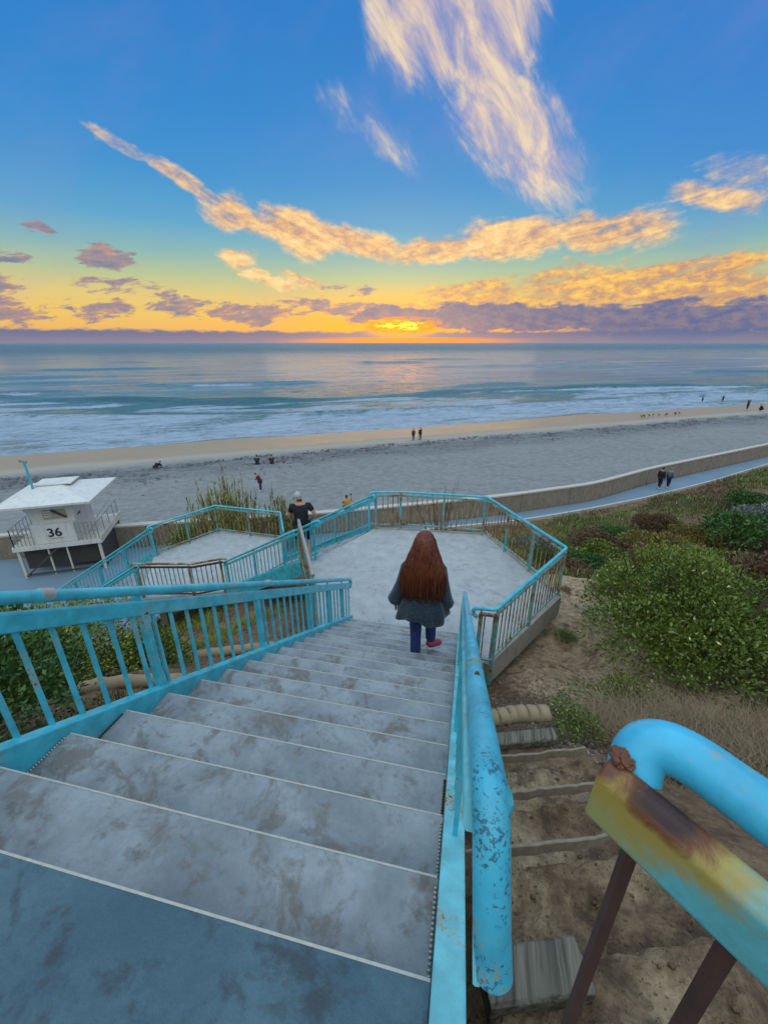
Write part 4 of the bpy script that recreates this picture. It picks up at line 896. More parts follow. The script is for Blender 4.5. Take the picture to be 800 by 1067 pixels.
# reeds by the sea wall
def reed(x, y, z, R, H, n, label, seed):
    t = thing('reed_clump', (x, y, z), label, 'reeds', 'reed clumps by the sea wall'); r = np.random.default_rng(seed)
    m = MB(); tops = []
    for i in range(n):
        a = r.uniform(0, 2*PI); q = r.random()**.6*R; bx_, by_ = math.cos(a)*q, math.sin(a)*q*.6; h = H*r.uniform(.45, 1.)*(1-.35*q/R); lx, ly = bx_*.28+r.normal()*.12, by_*.2+r.normal()*.1
        m.tube([(bx_, by_, -.1), (bx_+lx*.4, by_+ly*.4, h*.55), (bx_+lx, by_+ly, h)], [.022, .016, .006], 4); tops.append((bx_, by_, lx, ly, h))
    o = m.build('stems', 'reed', None); o.parent = t; o.location = (0, 0, 0)
    T = np.array(tops); k = 26; idx = np.repeat(np.arange(n), k); u = r.uniform(.12, 1, len(idx)); tt = T[idx]
    b = np.stack([tt[:, 0]+tt[:, 2]*u, tt[:, 1]+tt[:, 3]*u, tt[:, 4]*u], 1)
    V, F = blades(len(b), lambda r, n: b, .55, .030, seed+1, 1.2, 2); npmesh('leaves', V, F, 'reed', parent=t, smooth=False)
reed(-12.9, 18.7, BZ-.02, 1.8, 5.4, 110, 'taller and wider clump of yellow green reeds behind the lower landing', 2)
reed(-10.1, 19.9, BZ-.02, 1.0, 4.1, 46, 'smaller clump of reeds right of the tall one, nearer the man', 6)
shrub('green_shrub', (-14.6, 17.6, BZ-.05), (1.3, .7, 1.9), 3600, .10, 'leaf', 'bright green shrub at the left foot of the tall reeds', 91, 10, cat='shrub')
# ---------------------------------------------------------------- lifeguard tower
e1 = Vector((.87, .49, 0)).normalized(); e2 = Vector((-e1.y, e1.x, 0)); O = Vector((-21.5, 13.85, -9.3))
LT = lambda u, v, z: O+e1*u+e2*v+Vector((0, 0, z))
t = thing('lifeguard_tower', LT(1.9, 1.8, BZ+9.3), 'white lifeguard tower numbered 36 standing beside the sea wall', 'lifeguard tower')
def lbox(a, b, name, mat, parent=None, m=None):
    mm = m or MB(); P = [(a[0], a[1]), (b[0], a[1]), (b[0], b[1]), (a[0], b[1])]
    mm.prism([LT(u, v, a[2]) for u, v in P], [LT(u, v, b[2]) for u, v in P])
    if m is None: return mm.build(name, mat, parent or t)
DW, DD = 3.75, 3.7
lbox((0, 0, -.06), (DW, DD, 0), 'deck', 'cream')
lbox((-.03, -.04, -.2), (DW+.03, -.001, .02), 'deck_fascia', 'white'); lbox((DW+.001, -.04, -.2), (DW+.05, DD+.04, .14), 'deck_fascia', 'cream'); lbox((-.05, -.0, -.2), (-.001, DD+.04, .02), 'deck_fascia', 'white')
for u in (.12, DW-.14):
    for v in (.1, DD-.15): lbox((u-.06, v-.06, BZ+9.3), (u+.06, v+.06, -.061), 'leg', 'cream')
for u in (1.35, 2.15): lbox((u-.035, .10, BZ+9.3), (u+.035, .16, -.061), 'leg', 'cream')
m = MB(); m.beam(LT(.15, .05, -1.62), LT(1.9, .05, -.15), .05, .08); m.build('brace', 'dark', t)
m = MB(); m.beam(LT(DW-.14, .1, -.3), LT(DW-.14, DD-.15, -1.5), .05, .08); m.build('brace', 'dark', t)
lbox((.05, .06, -1.60), (DW-.05, .10, -1.52), 'bottom_rail', 'dark')
lbox((.1, .55, -1.45), (DW-.12, .59, -.1), 'front_shade_sheet', 'dark'); lbox((.2, DD-.2, -1.6), (DW-.2, DD-.16, -.1), 'back_panel', 'dark')  # front sheet is added, its dark colour standing in for shade under the deck
lbox((DW-.10, .2, -1.6), (DW-.07, DD-.2, -.1), 'back_panel', 'dark')
# cabin with walls flaring out to the roof
cu0, cu1, cv0, cv1 = .95, 2.75, .45, 2.75
def cr(z, f): return [LT(cu0-f, cv0-f*.25, z), LT(cu1+f*.55, cv0-f*.25, z), LT(cu1+f*.55, cv1+f, z), LT(cu0-f, cv1+f, z)]
mm = MB(); mm.loft([cr(.0, 0), cr(1.15, 0), cr(1.5, .08), cr(1.8, .25), cr(2.05, .55)]); cab = mm.build('cabin', 'white', t)
lbox((cu0+.02, cv0-.35, .02), (cu1-.02, cv0-.002, 1.0), 'storage_locker', 'white')
sh = lbox((1.45, cv0-.045, 1.18), (2.45, cv0-.003, 1.72), 'shutter', 'beige')
mm = MB()
for i in range(3): lbox((1.50, cv0-.075, 1.30+i*.13), (1.85, cv0-.048, 1.36+i*.13), '', '', m=mm)
mm.build('slats', 'white', sh)
mm = MB(); mm.beam(LT(1.85, cv0-.075, 1.66), LT(2.42, cv0-.075, 1.24), .03, .10); mm.build('prop', 'dark', sh)
# roof: low hip, deep overhang
rz = 2.06; ro = [(-.15, -.35), (3.85, -.35), (4.0, 3.75), (-.1, 3.75)]; ri = [(1.15, 1.3), (2.2, 1.3), (2.2, 2.3), (1.15, 2.3)]
mm = MB(); mm.loft([[LT(u, v, rz) for u, v in ro], [LT(u, v, rz+.10) for u, v in ro], [LT(u, v, rz+.52) for u, v in ri]]); mm.build('roof', 'white', t)
hp_ = lbox((.95, 1.5, rz+.54), (2.6, 2.7, rz+.60), 'roof_hatch', 'white'); lbox((1.05, 1.6, rz+.40), (2.5, 2.6, rz+.538), 'hatch_kerb', 'red', hp_)
mm = MB(); mm.tube([LT(1.0, 1.35, rz+.3), LT(1.0, 1.35, rz+1.85)], .055, 10); po = mm.build('mast', 'paint', t)
mm = MB(); mm.beam(LT(.82, 1.35, rz+1.93), LT(1.1, 1.35, rz+1.84), .12, .12); mm.build('mast_camera', 'galv', po)
def guard(p, q, n, par):
    mm = MB(); up = Vector((0, 0, 1))
    for hh in (.95, .48): mm.beam(p+up*hh, q+up*hh, .035, .035)
    for k in range(n+1): mm.beam(p.lerp(q, k/n), p.lerp(q, k/n)+up*.95, .03, .03, up=(0, 1, 0))
    return mm.build('guard_rail', 'galv', par)
guard(LT(.05, .05, 0), LT(.90, .05, 0), 5, t); guard(LT(.05, .05, 0), LT(.05, 3.6, 0), 10, t); guard(LT(2.78, .05, 0), LT(DW-.05, .05, 0), 5, t)
mm = MB(); mm.beam(LT(DW-.9, .9, .05), LT(DW-.15, 3.4, 1.15), .06, .06); mm.build('ramp_rail', 'white', t)
mm = MB()
for v in (1.0, 1.9, 2.8, 3.5): mm.beam(LT(DW-.05, v, .1), LT(DW-.05, v, .85), .03, .03, up=(0, 1, 0))
mm.beam(LT(DW-.05, .1, .85), LT(DW-.05, 3.6, .85), .03, .03); mm.build('guard_rail', 'galv', t)
def text(s, size, p, ex, ez, parent, bold=.018):
    cu = bpy.data.curves.new('number', 'FONT'); cu.body = s; cu.size = size; cu.extrude = .006; cu.align_x = 'CENTER'; cu.align_y = 'CENTER'; cu.offset = bold*size
    tmp = bpy.data.objects.new('tmp', cu); COL.objects.link(tmp); dg = bpy.context.evaluated_depsgraph_get()
    me = bpy.data.meshes.new_from_object(tmp.evaluated_get(dg)); bpy.data.objects.remove(tmp)
    me.materials.clear(); me.materials.append(M['black']); o = bpy.data.objects.new('number', me); COL.objects.link(o); o.parent = parent
    ex, ez = ex.normalized(), ez.normalized(); n = ex.cross(ez); mt = Matrix((ex, ez, n)).transposed().to_4x4()
    o.rotation_euler = mt.to_euler(); base = Vector((0, 0, 0)); q = parent
    while q: base += q.location; q = q.parent
    o.location = p-base; return o
text('36', .62, LT((cu0+cu1)/2, cv0-.358, .56), e1, Vector((0, 0, 1)), t)
text('36', .42, LT(cu1+.008, 1.0, 1.25), e2, Vector((0, 0, 1)), t)
lbox((1.6, cv0-.362, .24), (2.15, cv0-.352, .29), 'small_notice', 'beige')
# ---------------------------------------------------------------- people
def skin_mesh(V, E, Rr, lev=2):
    me = bpy.data.meshes.new('tmp'); me.from_pydata(V, E, []); o = bpy.data.objects.new('tmp', me); COL.objects.link(o)
    sk = o.modifiers.new('s', 'SKIN'); sk.use_smooth_shade = True
    if lev: sb = o.modifiers.new('b', 'SUBSURF'); sb.levels = lev; sb.render_levels = lev
    if not me.skin_vertices: raise RuntimeError('no skin layer')
    for i, r in enumerate(Rr):
        me.skin_vertices[0].data[i].radius = r if hasattr(r, '__len__') else (r, r); me.skin_vertices[0].data[i].use_root = (i == 0)
    dg = bpy.context.evaluated_depsgraph_get(); out = bpy.data.meshes.new_from_object(o.evaluated_get(dg)); bpy.data.objects.remove(o); out.shade_smooth(); return out
def J(pose, s=1.):
    """joint set for a 1.7 m person facing +y"""
    j = dict(pel=(0, 0, .93), sp=(0, 0, 1.15), ch=(0, .0, 1.36), nk=(0, .0, 1.47), hb=(0, .01, 1.54), hd=(0, .02, 1.62),
             sL=(-.17, 0, 1.39), sR=(.17, 0, 1.39), eL=(-.23, -.02, 1.12), eR=(.23, -.02, 1.12), hL=(-.24, .06, .88), hR=(.24, .06, .88),
             pL=(-.09, 0, .88), pR=(.09, 0, .88), kL=(-.10, .02, .48), kR=(.10, .02, .48), aL=(-.10, 0, .08), aR=(.10, 0, .08), tL=(-.11, .13, .03), tR=(.11, .13, .03))
    j.update(pose); return {k: Vector(v)*s for k, v in j.items()}
def person(label, loc, head, pose, top, bottom, hair, s=1., sleeves='short', legs='long', group=None, shoes=(.6, .6, .6), hairlong=False, lev=1, parts=True):
    t = thing('person', loc, label, 'person', group); t.rotation_euler = (0, 0, head); j = J(pose, s)
    names = ['pel', 'sp', 'ch', 'nk', 'hb', 'hd', 'sL', 'eL', 'hL', 'sR', 'eR', 'hR', 'pL', 'kL', 'aL', 'tL', 'pR', 'kR', 'aR', 'tR']
    fL = j['hL']+(j['hL']-j['eL']).normalized()*.10*s; fR = j['hR']+(j['hR']-j['eR']).normalized()*.10*s
    V = [j[n] for n in names]+[fL, fR]; ix = {n: i for i, n in enumerate(names)}
    E = [('pel', 'sp'), ('sp', 'ch'), ('ch', 'nk'), ('nk', 'hb'), ('hb', 'hd'), ('ch', 'sL'), ('sL', 'eL'), ('eL', 'hL'), ('ch', 'sR'), ('sR', 'eR'), ('eR', 'hR'), ('pel', 'pL'), ('pL', 'kL'), ('kL', 'aL'), ('aL', 'tL'), ('pel', 'pR'), ('pR', 'kR'), ('kR', 'aR'), ('aR', 'tR')]
    E = [(ix[a], ix[b]) for a, b in E]+[(ix['hL'], 20), (ix['hR'], 21)]
    rad = dict(pel=.12, sp=.11, ch=.125, nk=.05, hb=.075, hd=.095, sL=.058, eL=.042, hL=.028, sR=.058, eR=.042, hR=.028, pL=.085, kL=.055, aL=.038, tL=.03, pR=.085, kR=.055, aR=.038, tR=.03)
    Rr = [rad[n]*s for n in names]+[.03*s, .03*s]
    me = skin_mesh([tuple(v) for v in V], E, Rr, lev); me.materials.clear(); me.materials.append(M['skin'])
    o = bpy.data.objects.new('body', me); COL.objects.link(o); o.parent = t
    def cloth(name, nn, ed, rr, mat):
        me = skin_mesh([tuple(v) for v in nn], ed, rr, lev); me.materials.clear(); me.materials.append(mat); o = bpy.data.objects.new(name, me); COL.objects.link(o); o.parent = t; return o
    mt = plain('top cloth', top, .85, 0, .15, 20); mbm = plain('bottom cloth', bottom, .85, 0, .15, 20); mh = plain('hair', hair, .6, 0, .3, 60); ms = plain('shoes', shoes, .6)
    k = {'none': .25, 'short': .62, 'long': 1.}[sleeves]
    sv = [j['pel']+Vector((0, 0, -.06*s)), j['sp'], j['ch']]
    ed = [(0, 1), (1, 2)]; rr = [.185*s, .175*s, .165*s]
    for a, b, c in (('sL', 'eL', 'hL'), ('sR', 'eR', 'hR')):
        n = len(sv); sv += [j[a], j[a].lerp(j[b], min(1, k/1. if k <= .62 else 1))]; ed += [(2, n), (n, n+1)]; rr += [.078*s, .062*s]
        if k == 1.: sv.append(j[b].lerp(j[c], .92)); ed.append((n+1, n+2)); rr.append(.046*s)
    cloth('shirt', sv, ed, rr, mt)
    tv = [j['pel']+Vector((0, 0, -.0))]; ed = []; rr = [.16*s]
    for a, b, c in (('pL', 'kL', 'aL'), ('pR', 'kR', 'aR')):
        n = len(tv); tv += [j[a], j[b]]; ed += [(0, n), (n, n+1)]; rr += [.105*s, .078*s]
        if legs == 'long': tv.append(j[b].lerp(j[c], .95)); ed.append((n+1, n+2)); rr.append(.062*s)
    cloth('trousers' if legs == 'long' else 'shorts', tv, ed, rr, mbm)
    for a, b in (('aL', 'tL'), ('aR', 'tR')):
        m = MB(); d = (j[b]-j[a]); c = j[a]+d*.45-Vector((0, 0, .012)); m.tube([j[a]-d*.35+Vector((0, 0, -.02)), j[a]+d*.1, j[b]+d*.12, j[b]+d*.5], [.045*s, .055*s, .05*s, .025*s], 10); o = m.build('shoe', ms, None, smooth=True); o.parent = t; o.location = (0, 0, 0)
    up = (j['hd']-j['hb']).normalized(); c = j['hd']
    m = MB(); m.ball(c+up*.012*s-Vector((0, .012*s, 0)), (.088*s, .098*s, .098*s), 14, 9)
    if not hairlong:      # cap open at the face: keep the upper rear part
        m2 = MB(); keep = [i for i, v in enumerate(m.v) if (Vector(v)-c).z*1.0-(Vector(v)-c).y*.9 > -.03*s]; ks = set(keep)
        m2.v = m.v; m2.f = [f_ for f_ in m.f if all(i in ks for i in f_)]; m = m2
    o = m.build('hair', mh, None, smooth=True); o.parent = t; o.location = (0, 0, 0)
    return t, j
# man on the middle flight
pose = dict(sp=(0, .03, 1.14), ch=(0, .07, 1.36), nk=(.0, .09, 1.47), hb=(-.02, .11, 1.53), hd=(-.035, .13, 1.60), sL=(-.19, .06, 1.39), sR=(.19, .06, 1.39), eL=(-.26, .10, 1.12), hL=(-.2, .28, 1.0), eR=(.33, -.04, 1.16), hR=(.24, .14, 1.0),
            kL=(-.10, .12, .50), aL=(-.10, -.02, .12), tL=(-.11, .10, .04), kR=(.12, .10, .50), aR=(.12, -.18, .16), tR=(.13, -.06, .06))
man, jm = person('man with short white hair in black t-shirt and shorts stepping down', (-3.82, 8.42, LZ-R_-.12), math.radians(25), pose, (.006, .007, .012), (.006, .007, .012), (.42, .40, .37), s=1.02, sleeves='short', legs='short', shoes=(.5, .5, .52), lev=2)
# woman: built to a finer standard
WX, WY, WZ = -.42, 4.02, Z0-12*R_
t = thing('person', (WX, WY, WZ), 'woman with long auburn hair and speckled dark coat walking down the stairs', 'person'); t.rotation_euler = (0, 0, math.radians(4)); t.scale = (1.03, 1.03, 1.045)
j = J(dict(pel=(0, 0, .86), pL=(-.085, 0, .82), pR=(.085, .02, .82), kL=(-.06, .06, .45), aL=(-.055, -.03, .09), tL=(-.06, .09, .03), kR=(.10, .14, .42), aR=(.09, .24, .10-.12), tR=(.11, .36, -.14), sp=(0, .01, 1.06), ch=(0, .02, 1.25), nk=(0, .04, 1.37), hb=(0, .06, 1.43), hd=(0, .08, 1.50),
             sL=(-.165, .02, 1.28), sR=(.165, .02, 1.28), eL=(-.235, -.02, 1.03), eR=(.225, -.02, 1.02), hL=(-.305, .03, .80), hR=(.26, .04, .79)))
# rear foot lifted heel, front foot one step lower
j['kL'] = Vector((-.07, .10, .44)); j['aL'] = Vector((-.06, .02, .09)); j['tL'] = Vector((-.065, .14, .03))
j['kR'] = Vector((.10, .24, .46)); j['aR'] = Vector((.11, .16, .12)); j['tR'] = Vector((.19, .25, .075))
names = ['pel', 'sp', 'ch', 'nk', 'hb', 'hd', 'sL', 'eL', 'hL', 'sR', 'eR', 'hR', 'pL', 'kL', 'aL', 'tL', 'pR', 'kR', 'aR', 'tR']; ix = {n: i for i, n in enumerate(names)}
E_ = [(ix[a], ix[b]) for a, b in [('pel', 'sp'), ('sp', 'ch'), ('ch', 'nk'), ('nk', 'hb'), ('hb', 'hd'), ('ch', 'sL'), ('sL', 'eL'), ('eL', 'hL'), ('ch', 'sR'), ('sR', 'eR'), ('eR', 'hR'), ('pel', 'pL'), ('pL', 'kL'), ('kL', 'aL'), ('aL', 'tL'), ('pel', 'pR'), ('pR', 'kR'), ('kR', 'aR'), ('aR', 'tR')]]
rad = dict(pel=.12, sp=.10, ch=.11, nk=.045, hb=.07, hd=.09, sL=.05, eL=.038, hL=.025, sR=.05, eR=.038, hR=.025, pL=.08, kL=.052, aL=.036, tL=.028, pR=.08, kR=.052, aR=.036, tR=.028)
V_ = [tuple(j[n]) for n in names]; Rr = [rad[n] for n in names]
for h_, s_ in (('hL', -1), ('hR', 1)):   # palms with five fingers
    p = j[h_]; k0 = len(V_); V_.append(tuple(p+Vector((0, .01, -.06)))); Rr.append((.014, .03)); E_.append((ix[h_], k0))
    for q in range(5):
        a = len(V_); off = Vector((0, (-.03+.02*q), 0)); ln = [.05, .065, .07, .065, .05][q]
        V_.append(tuple(p+off+Vector((0, 0, -.085 if q < 4 else -.05)))); Rr.append(.008); E_.append((k0, a)); V_.append(tuple(p+off+Vector((s_*-.012, .0, -.085-ln if q < 4 else -.10)))); Rr.append(.007); E_.append((a, a+1))
me = skin_mesh(V_, E_, Rr, 2); me.materials.clear(); me.materials.append(M['skin']); o = bpy.data.objects.new('body', me); COL.objects.link(o); o.parent = t
jeans = plain('blue jeans', (.018, .035, .13), .85, 0, .3, 14)
me = skin_mesh([tuple(v) for v in (j['pel'], j['pL'], j['kL'], j['kL'].lerp(j['aL'], .6), j['kL'].lerp(j['aL'], 1.08), j['pR'], j['kR'], j['kR'].lerp(j['aR'], .6), j['kR'].lerp(j['aR'], .95))], [(0, 1), (1, 2), (2, 3), (3, 4), (0, 5), (5, 6), (6, 7), (7, 8)], [.13, .098, .078, .066, .068, .098, .078, .066, .066], 2)
me.materials.clear(); me.materials.append(jeans); o = bpy.data.objects.new('trousers', me); COL.objects.link(o); o.parent = t
M['sneaker'] = plain('dark pink trainer', (.30, .035, .07), .6); M['sole'] = plain('pale rubber sole', (.6, .58, .6), .6); M['grey_shoe'] = plain('grey blue trainer', (.08, .14, .20), .6)
for a, b, mt in (('aL', 'tL', 'grey_shoe'), ('aR', 'tR', 'sneaker')):
    d = j[b]-j[a]; m = MB(); m.tube([j[a]-d*.42+Vector((0, 0, -.015)), j[a]-d*.25+Vector((0, 0, .0)), j[a]+d*.15+Vector((0, 0, .005)), j[a]+d*.7, j[b]+d*.25, j[b]+d*.55], [.03, .046, .052, .045, .042, .022], 14); o = m.build('shoe', mt, None, smooth=True); o.parent = t; o.location = (0, 0, 0)
    m = MB(); m.tube([j[a]-d*.45+Vector((0, 0, -.045)), j[a]-d*.2+Vector((0, 0, -.048)), j[b]+d*.2+Vector((0, 0, -.03)), j[b]+d*.55+Vector((0, 0, -.012))], [.02, .04, .042, .018], 12)
    m.v = [(x, y, z) for x, y, z in m.v]; s_ = m.build('sole', 'sole', None, smooth=True); s_.parent = o; s_.location = (0, 0, 0)
def f(t_, co, put):
    n = t_.noise(co, 75, 4, .7); n2 = t_.noise(co, 9, 4)
    c = t_.mix(t_.smooth(n, .54, .64), (.006, .018, .032), (.07, .14, .19)); c = t_.mix(t_.smooth(n2, .3, .7, 0, .5), c, (.008, .02, .035))
    put(base=c, rough=.8, sheen=.3, normal=t_.bump(t_.math('ADD', n2, t_.math('MULTIPLY', n, .3)), .4, .02))
M['coat'] = material('speckled coat', f)
def ering(cx, cy, z, a, b, n=40, rip=0, ph=0, k=9, tilt=0):
    return [(cx+a*(1+rip*math.sin(k*u+ph)+rip*.5*math.sin(5*u+ph*2))*math.cos(u), cy+b*(1+rip*math.sin(k*u+ph))*math.sin(u), z+tilt*math.sin(u*3+ph)*.02) for u in [2*PI*i/n for i in range(n)]]
m = MB(); m.loft([ering(0, .03, 1.385, .06, .06), ering(0, .03, 1.35, .13, .09), ering(0, .02, 1.27, .185, .12), ering(0, .01, 1.15, .195, .135, rip=.01), ering(0, 0, 1.0, .205, .15, rip=.03), ering(0, 0, .85, .235, .18, rip=.05, ph=.4), ering(0, -.01, .74, .275, .21, rip=.07, ph=.8, tilt=1), ering(0, -.01, .66, .285, .225, rip=.085, ph=1.1, tilt=2), ering(0, -.01, .64, .26, .20, rip=.085, ph=1.1, tilt=2)], True)
for s_, e_, h_, hw in (('sL', 'eL', 'hL', -1), ('sR', 'eR', 'hR', 1)):
    a, b, c = j[s_], j[e_], j[h_]; d = (c-b).normalized(); P = [a+Vector((-hw*.05, 0, .01)), a.lerp(b, .25), a.lerp(b, .65), b, b.lerp(c, .45), b.lerp(c, .85), c-d*.0, c+d*.035]
    m.tube(P, [.066, .072, .066, .066, .072, .082, .09, .07], 16)
co_ = m.build('coat', 'coat', None, smooth=True); co_.parent = t; co_.location = (0, 0, 0)
def f(t_, co, put):
    w = t_.noise(t_.scl(co, (38, 38, 1.5)), 1.6, 5, .6, .2); n2 = t_.noise(co, 4, 3)
    c = t_.mix(t_.smooth(w, .3, .7), (.03, .006, .004), (.20, .045, .015)); c = t_.mix(t_.smooth(n2, .4, .7, 0, .35), c, (.24, .065, .02))
    put(base=c, rough=.42, spec=.35, normal=t_.bump(w, .8, .012))
M['auburn'] = material('auburn hair', f)
def hring(cx, cy, z, a, b, n=64, rip=.0, ph=0):
    out = []
    for i in range(n):
        u = 2*PI*i/n; r_ = 1+rip*(math.sin(11*u+ph)*.5+math.sin(23*u+ph*1.7)*.35+math.sin(37*u)*.2); out.append((cx+a*r_*math.cos(u), cy+b*r_*math.sin(u), z+(.02*math.sin(13*u)+.012*math.sin(29*u) if rip > .05 else 0)))
    return out
m = MB(); m.loft([hring(0, .07, 1.615, .02, .02), hring(0, .07, 1.61, .055, .06), hring(0, .06, 1.585, .088, .10), hring(0, .05, 1.54, .108, .12, rip=.01), hring(0, .03, 1.47, .125, .125, rip=.02), hring(0, -.01, 1.38, .165, .115, rip=.03, ph=.2),
              hring(0, -.05, 1.28, .20, .11, rip=.04, ph=.5), hring(0, -.07, 1.18, .225, .105, rip=.05, ph=.8), hring(0, -.08, 1.08, .235, .10, rip=.06, ph=1.1), hring(0, -.085, .98, .225, .09, rip=.08, ph=1.4), hring(0, -.09, .955, .205, .065, rip=.14, ph=1.7), hring(0, -.085, .94, .12, .035, rip=.2, ph=2)], True)
o = m.build('hair', 'auburn', None, smooth=True); o.parent = t; o.location = (0, 0, 0)
sg = MB(); rs = random.Random(3)
prof = [(1.60, .06, .06, .06), (1.54, .108, .12, .05), (1.47, .127, .127, .03), (1.38, .168, .118, -.01), (1.28, .204, .113, -.05), (1.18, .229, .108, -.07), (1.08, .239, .103, -.08), (.98, .229, .094, -.085), (.92, .205, .08, -.09)]
for k in range(420):
    u = rs.uniform(PI*.98, 2*PI*1.01); ph = rs.uniform(0, 6.28); n_ = rs.randint(6, 9); sw = rs.uniform(-.02, .05); P = []
    for i, (z, a, b, cy) in enumerate(prof[:n_]):
        q = 1.0+.025*math.sin(i*1.1+ph)+(.07*sw*i if i > 4 else 0)+rs.uniform(0, .03); uu = u+.05*math.sin(i*.8+ph)
        P.append((a*q*math.cos(uu), cy+b*q*math.sin(uu), z+(rs.uniform(-.05, .03) if i == n_-1 else 0)))
    sg.tube(P, [.004]*(len(P)-1)+[.001], 3, cap=False)
o2 = sg.build('strands', 'auburn', None, smooth=True); o2.parent = o; o2.location = (0, 0, 0)
# distant people
sit = dict(pel=(0, 0, .12), sp=(0, .03, .36), ch=(0, .06, .58), nk=(0, .08, .69), hb=(0, .1, .75), hd=(0, .11, .83), sL=(-.17, .06, .61), sR=(.17, .06, .61), eL=(-.23, .18, .38), eR=(.23, .18, .38), hL=(-.1, .38, .36), hR=(.1, .38, .36), pL=(-.1, .02, .12), pR=(.1, .02, .12), kL=(-.13, .40, .42), kR=(.13, .40, .42), aL=(-.12, .62, .08), aR=(.12, .62, .08), tL=(-.12, .76, .04), tR=(.12, .76, .04))
wsit = dict(sit); wsit.update(aL=(-.12, .45, .0), kL=(-.13, .42, .12), kR=(.13, .42, .12), aR=(.12, .5, -.3), aL_=0, tL=(-.12, .58, -.36), tR=(.12, .62, -.36), eR=(.30, .16, .46), hR=(.34, .22, .74)); wsit.pop('aL_'); wsit['aL'] = (-.12, .5, -.3)
def bz(x, y): return float(beachz(np.array([-((np.array([x, y])-SP)@SN)]))[0])
def on(x, y, dz=0.): return (x, y, bz(x, y)+(float(fbm(np.array([x*.12]), np.array([y*.12]))[0])-.47)*.5*float(sst(10, 22, -((np.array([x, y])-SP)@SN)))+dz)
sea = math.radians(32)
ps, js = person('person in a mustard top sitting on the sea wall holding up a phone', (-7.3, 22.95, BZ+1.40), sea, wsit, (.50, .24, .02), (.10, .10, .16), (.03, .02, .015), s=1., sleeves='long', lev=1)
q_ = js['hR']; ph_ = MB(); ph_.box((-.04, -.006, -.07), (.04, .006, .07)); Mz = Matrix.Rotation(sea, 4, 'Z'); hw_ = Mz @ (q_+Vector((.0, .02, .12)))+ps.location
o = ph_.build('phone', 'black', None); o.location = hw_; o.rotation_euler = (0, 0, sea); tag(o, 'dark phone held up by the person in mustard on the wall', 'phone')
# walking couple
wk = dict(kL=(-.10, .16, .50), aL=(-.10, .22, .10), tL=(-.11, .34, .04), kR=(.10, .02, .48), aR=(.10, -.18, .12), tR=(.11, -.06, .04))
person('taller of the two people on the walkway, all in black', (15.0, 36.0, BZ), math.radians(-45), wk, (.012, .012, .018), (.012, .012, .016), (.02, .015, .01), s=1.06, sleeves='long', lev=1)
person('person in a grey blue jacket beside the taller one in black on the walkway', (15.75, 36.35, BZ), math.radians(-45), wk, (.10, .14, .20), (.015, .02, .035), (.25, .2, .15), s=1.0, sleeves='long', lev=1)
stand = dict(eR=(.28, .12, 1.2), hR=(.12, .30, 1.3))
person('person in a dark jacket, right one of the pair standing at the wet sand', on(-7.2, 57.0), sea, stand, (.012, .012, .02), (.012, .012, .02), (.02, .015, .01), s=1.0, sleeves='long', legs='long', shoes=(.1, .1, .1))
person('person in brown, left one of the pair standing at the wet sand', on(-8.1, 56.6), sea, {}, (.10, .05, .03), (.02, .02, .03), (.03, .02, .01), s=.95, sleeves='long', legs='long', shoes=(.1, .1, .1))
person('left of the two people sitting together on the sand, in dark purple', on(-22.4, 39.4), sea, sit, (.03, .02, .05), (.03, .03, .05), (.02, .01, .01), s=1.1, sleeves='long')
person('right of the two people sitting together on the sand, in maroon', on(-20.9, 39.8), sea, sit, (.08, .015, .03), (.03, .03, .05), (.02, .01, .01), s=1.1, sleeves='long')
person('person in black crouched alone on the sand, above the lifeguard tower', on(-32.5, 36.3), sea-.8, dict(sit, sp=(0, .16, .32), ch=(0, .34, .44), nk=(0, .44, .48), hb=(0, .5, .48), hd=(0, .58, .50), sL=(-.17, .32, .42), sR=(.17, .32, .42), eL=(-.2, .5, .25), eR=(.2, .5, .25)), (.008, .008, .012), (.01, .01, .015), (.01, .01, .01), s=1.15, sleeves='long')
person('person in a dark red top bending on the sand behind the reeds', on(-16.9, 29.8), sea+1.2, dict(sp=(0, .06, 1.14), ch=(0, .16, 1.34), nk=(0, .22, 1.43), hb=(0, .27, 1.47), hd=(0, .33, 1.50), sL=(-.17, .16, 1.36), sR=(.17, .16, 1.36), eL=(-.2, .2, 1.1), eR=(.2, .22, 1.1), hL=(-.1, .4, 1.05), hR=(.1, .4, 1.05)), (.16, .02, .05), (.07, .04, .06), (.02, .01, .01), s=1.0, sleeves='long')
wade = dict(eL=(-.34, .1, 1.25), hL=(-.5, .2, 1.35), eR=(.34, .1, 1.25), hR=(.5, .2, 1.35))
person('left one of two dark figures wading in the shallow surf on the right', (52.6, 115.5, -13.45), sea+.6, wade, (.02, .02, .03), (.02, .02, .03), (.02, .02, .02), s=1.0, sleeves='long', group=None)
person('right one of two dark figures wading in the shallow surf on the right', (58.3, 118.6, -13.45), sea-.9, wade, (.02, .02, .03), (.02, .02, .03), (.02, .02, .02), s=1.0, sleeves='long')
pb, _ = person('person carrying a surfboard on the head at the water edge', on(54.2, 100.5), math.radians(200), dict(eL=(-.28, .0, 1.62), hL=(-.18, .1, 1.85), eR=(.28, .0, 1.62), hR=(.18, .1, 1.85), sL=(-.17, 0, 1.43), sR=(.17, 0, 1.43)), (.03, .03, .05), (.03, .03, .05), (.03, .02, .01), s=1.1, sleeves='long')
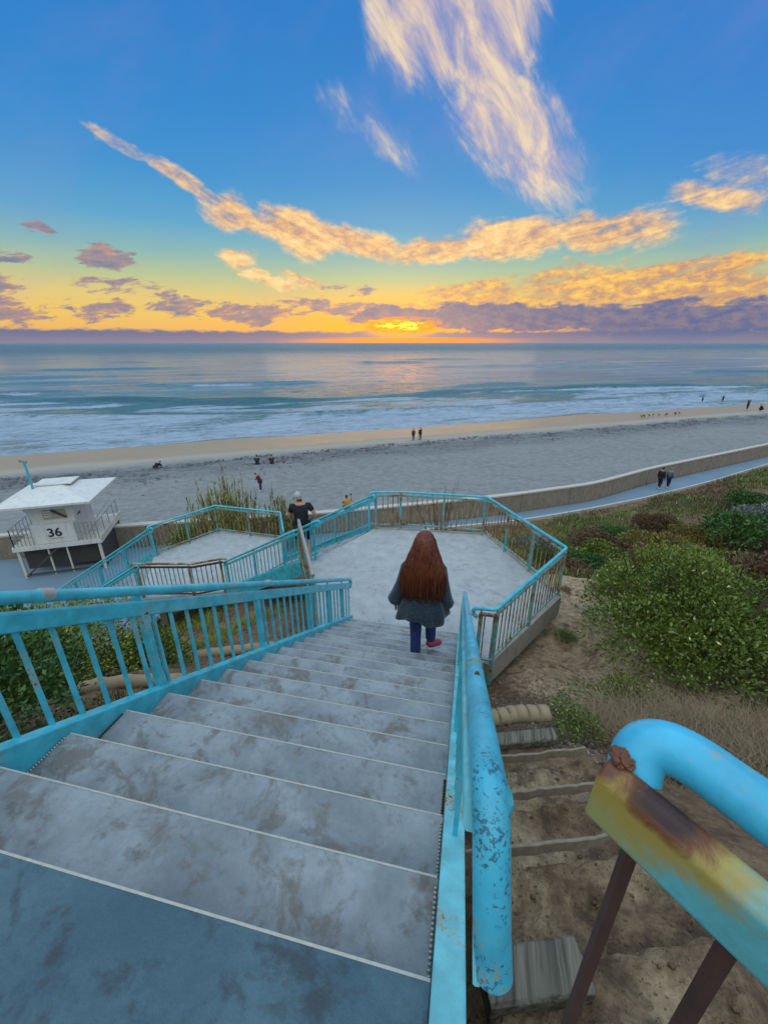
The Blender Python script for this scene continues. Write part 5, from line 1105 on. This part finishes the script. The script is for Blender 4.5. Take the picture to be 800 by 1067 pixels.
m = MB(); c_ = Vector(pb.location)+Vector((0, 0, 1.98)); m.loft([[tuple(c_+Vector((u*1.15, math.cos(a)*.27*w_, math.sin(a)*.04*w_+.05*u*u))) for a in np.linspace(0, 2*PI, 12, endpoint=False)] for u, w_ in ((-1, .05), (-.8, .6), (-.4, .95), (0, 1), (.4, .9), (.8, .5), (1, .04))]); o = m.build('surfboard', plain('grey board', (.2, .22, .24), .3), None, smooth=True, loc=c_); tag(o, 'grey surfboard balanced on the head of the person at the water edge', 'surfboard')
person('rightmost person on the beach, crouching in dark clothes', on(55.0, 97.2), sea, dict(sit, pel=(0, 0, .42), sp=(0, .08, .62), ch=(0, .18, .80), nk=(0, .24, .9), hb=(0, .28, .95), hd=(0, .31, 1.02), sL=(-.17, .18, .83), sR=(.17, .18, .83), pL=(-.1, .02, .42), pR=(.1, .02, .42), kL=(-.13, .36, .46), kR=(.13, .36, .46), aL=(-.12, .12, .1), aR=(.12, .12, .1), tL=(-.12, .26, .04), tR=(.12, .26, .04)), (.01, .01, .012), (.01, .01, .012), (.01, .01, .01), s=1.25, sleeves='long')
# shore birds
bp = thing('bird', on(30, 84.6), 'small dark shore bird in the flock standing on the wet sand', 'bird', 'shore birds on the wet sand')
md = plain('dark feathers', (.05, .045, .04), .8); ml = plain('bird leg', (.03, .02, .02), .8)
m = MB(); m.loft([ering(0, y, z, a, a, 10) for y, z, a in ((0, 0, .0),)] if False else [[(math.cos(u)*r_, y, z+math.sin(u)*r_) for u in np.linspace(0, 2*PI, 10, endpoint=False)] for y, z, r_ in ((-.26, .34, .01), (-.14, .36, .07), (0, .38, .11), (.12, .42, .09), (.18, .50, .045), (.22, .56, .05), (.27, .56, .03), (.36, .54, .006))]); o = m.build('body', md, None, smooth=True); o.parent = bp; o.location = (0, 0, 0)
for sx in (-.035, .035): m = MB(); m.tube([(sx, 0, .3), (sx, .02, 0)], .012, 5); o = m.build('leg', ml, None); o.parent = bp; o.location = (0, 0, 0)
for i in range(10):
    s_ = i*1.15+random.uniform(-.3, .3); p = np.array([29.2, 84.7])+SD*s_+SN*random.uniform(-.6, .6)
    b = copy_tree(bp); b.location = on(*p); b.rotation_euler = (0, 0, random.uniform(-2, 2))
# small plants seen over the far landing railing
twig = thing('bare_shrub', (-1.0, 15.2, float(gz(-1.0, 15.2)[0])), 'thin bare twigs of a shrub rising behind the far landing railing', 'shrub')
m = MB(); r = random.Random(9)
for i in range(30):
    a = r.uniform(0, 2*PI); e = Vector((math.cos(a)*r.uniform(.2, 1.2), math.sin(a)*.4, r.uniform(2.8, 4.3))); m.tube([(0, 0, 0), e*.55+Vector((0, 0, .3)), e], [.02, .012, .005], 4)
o = m.build('twigs', 'leaf_br', None); o.parent = twig; o.location = (0, 0, 0)
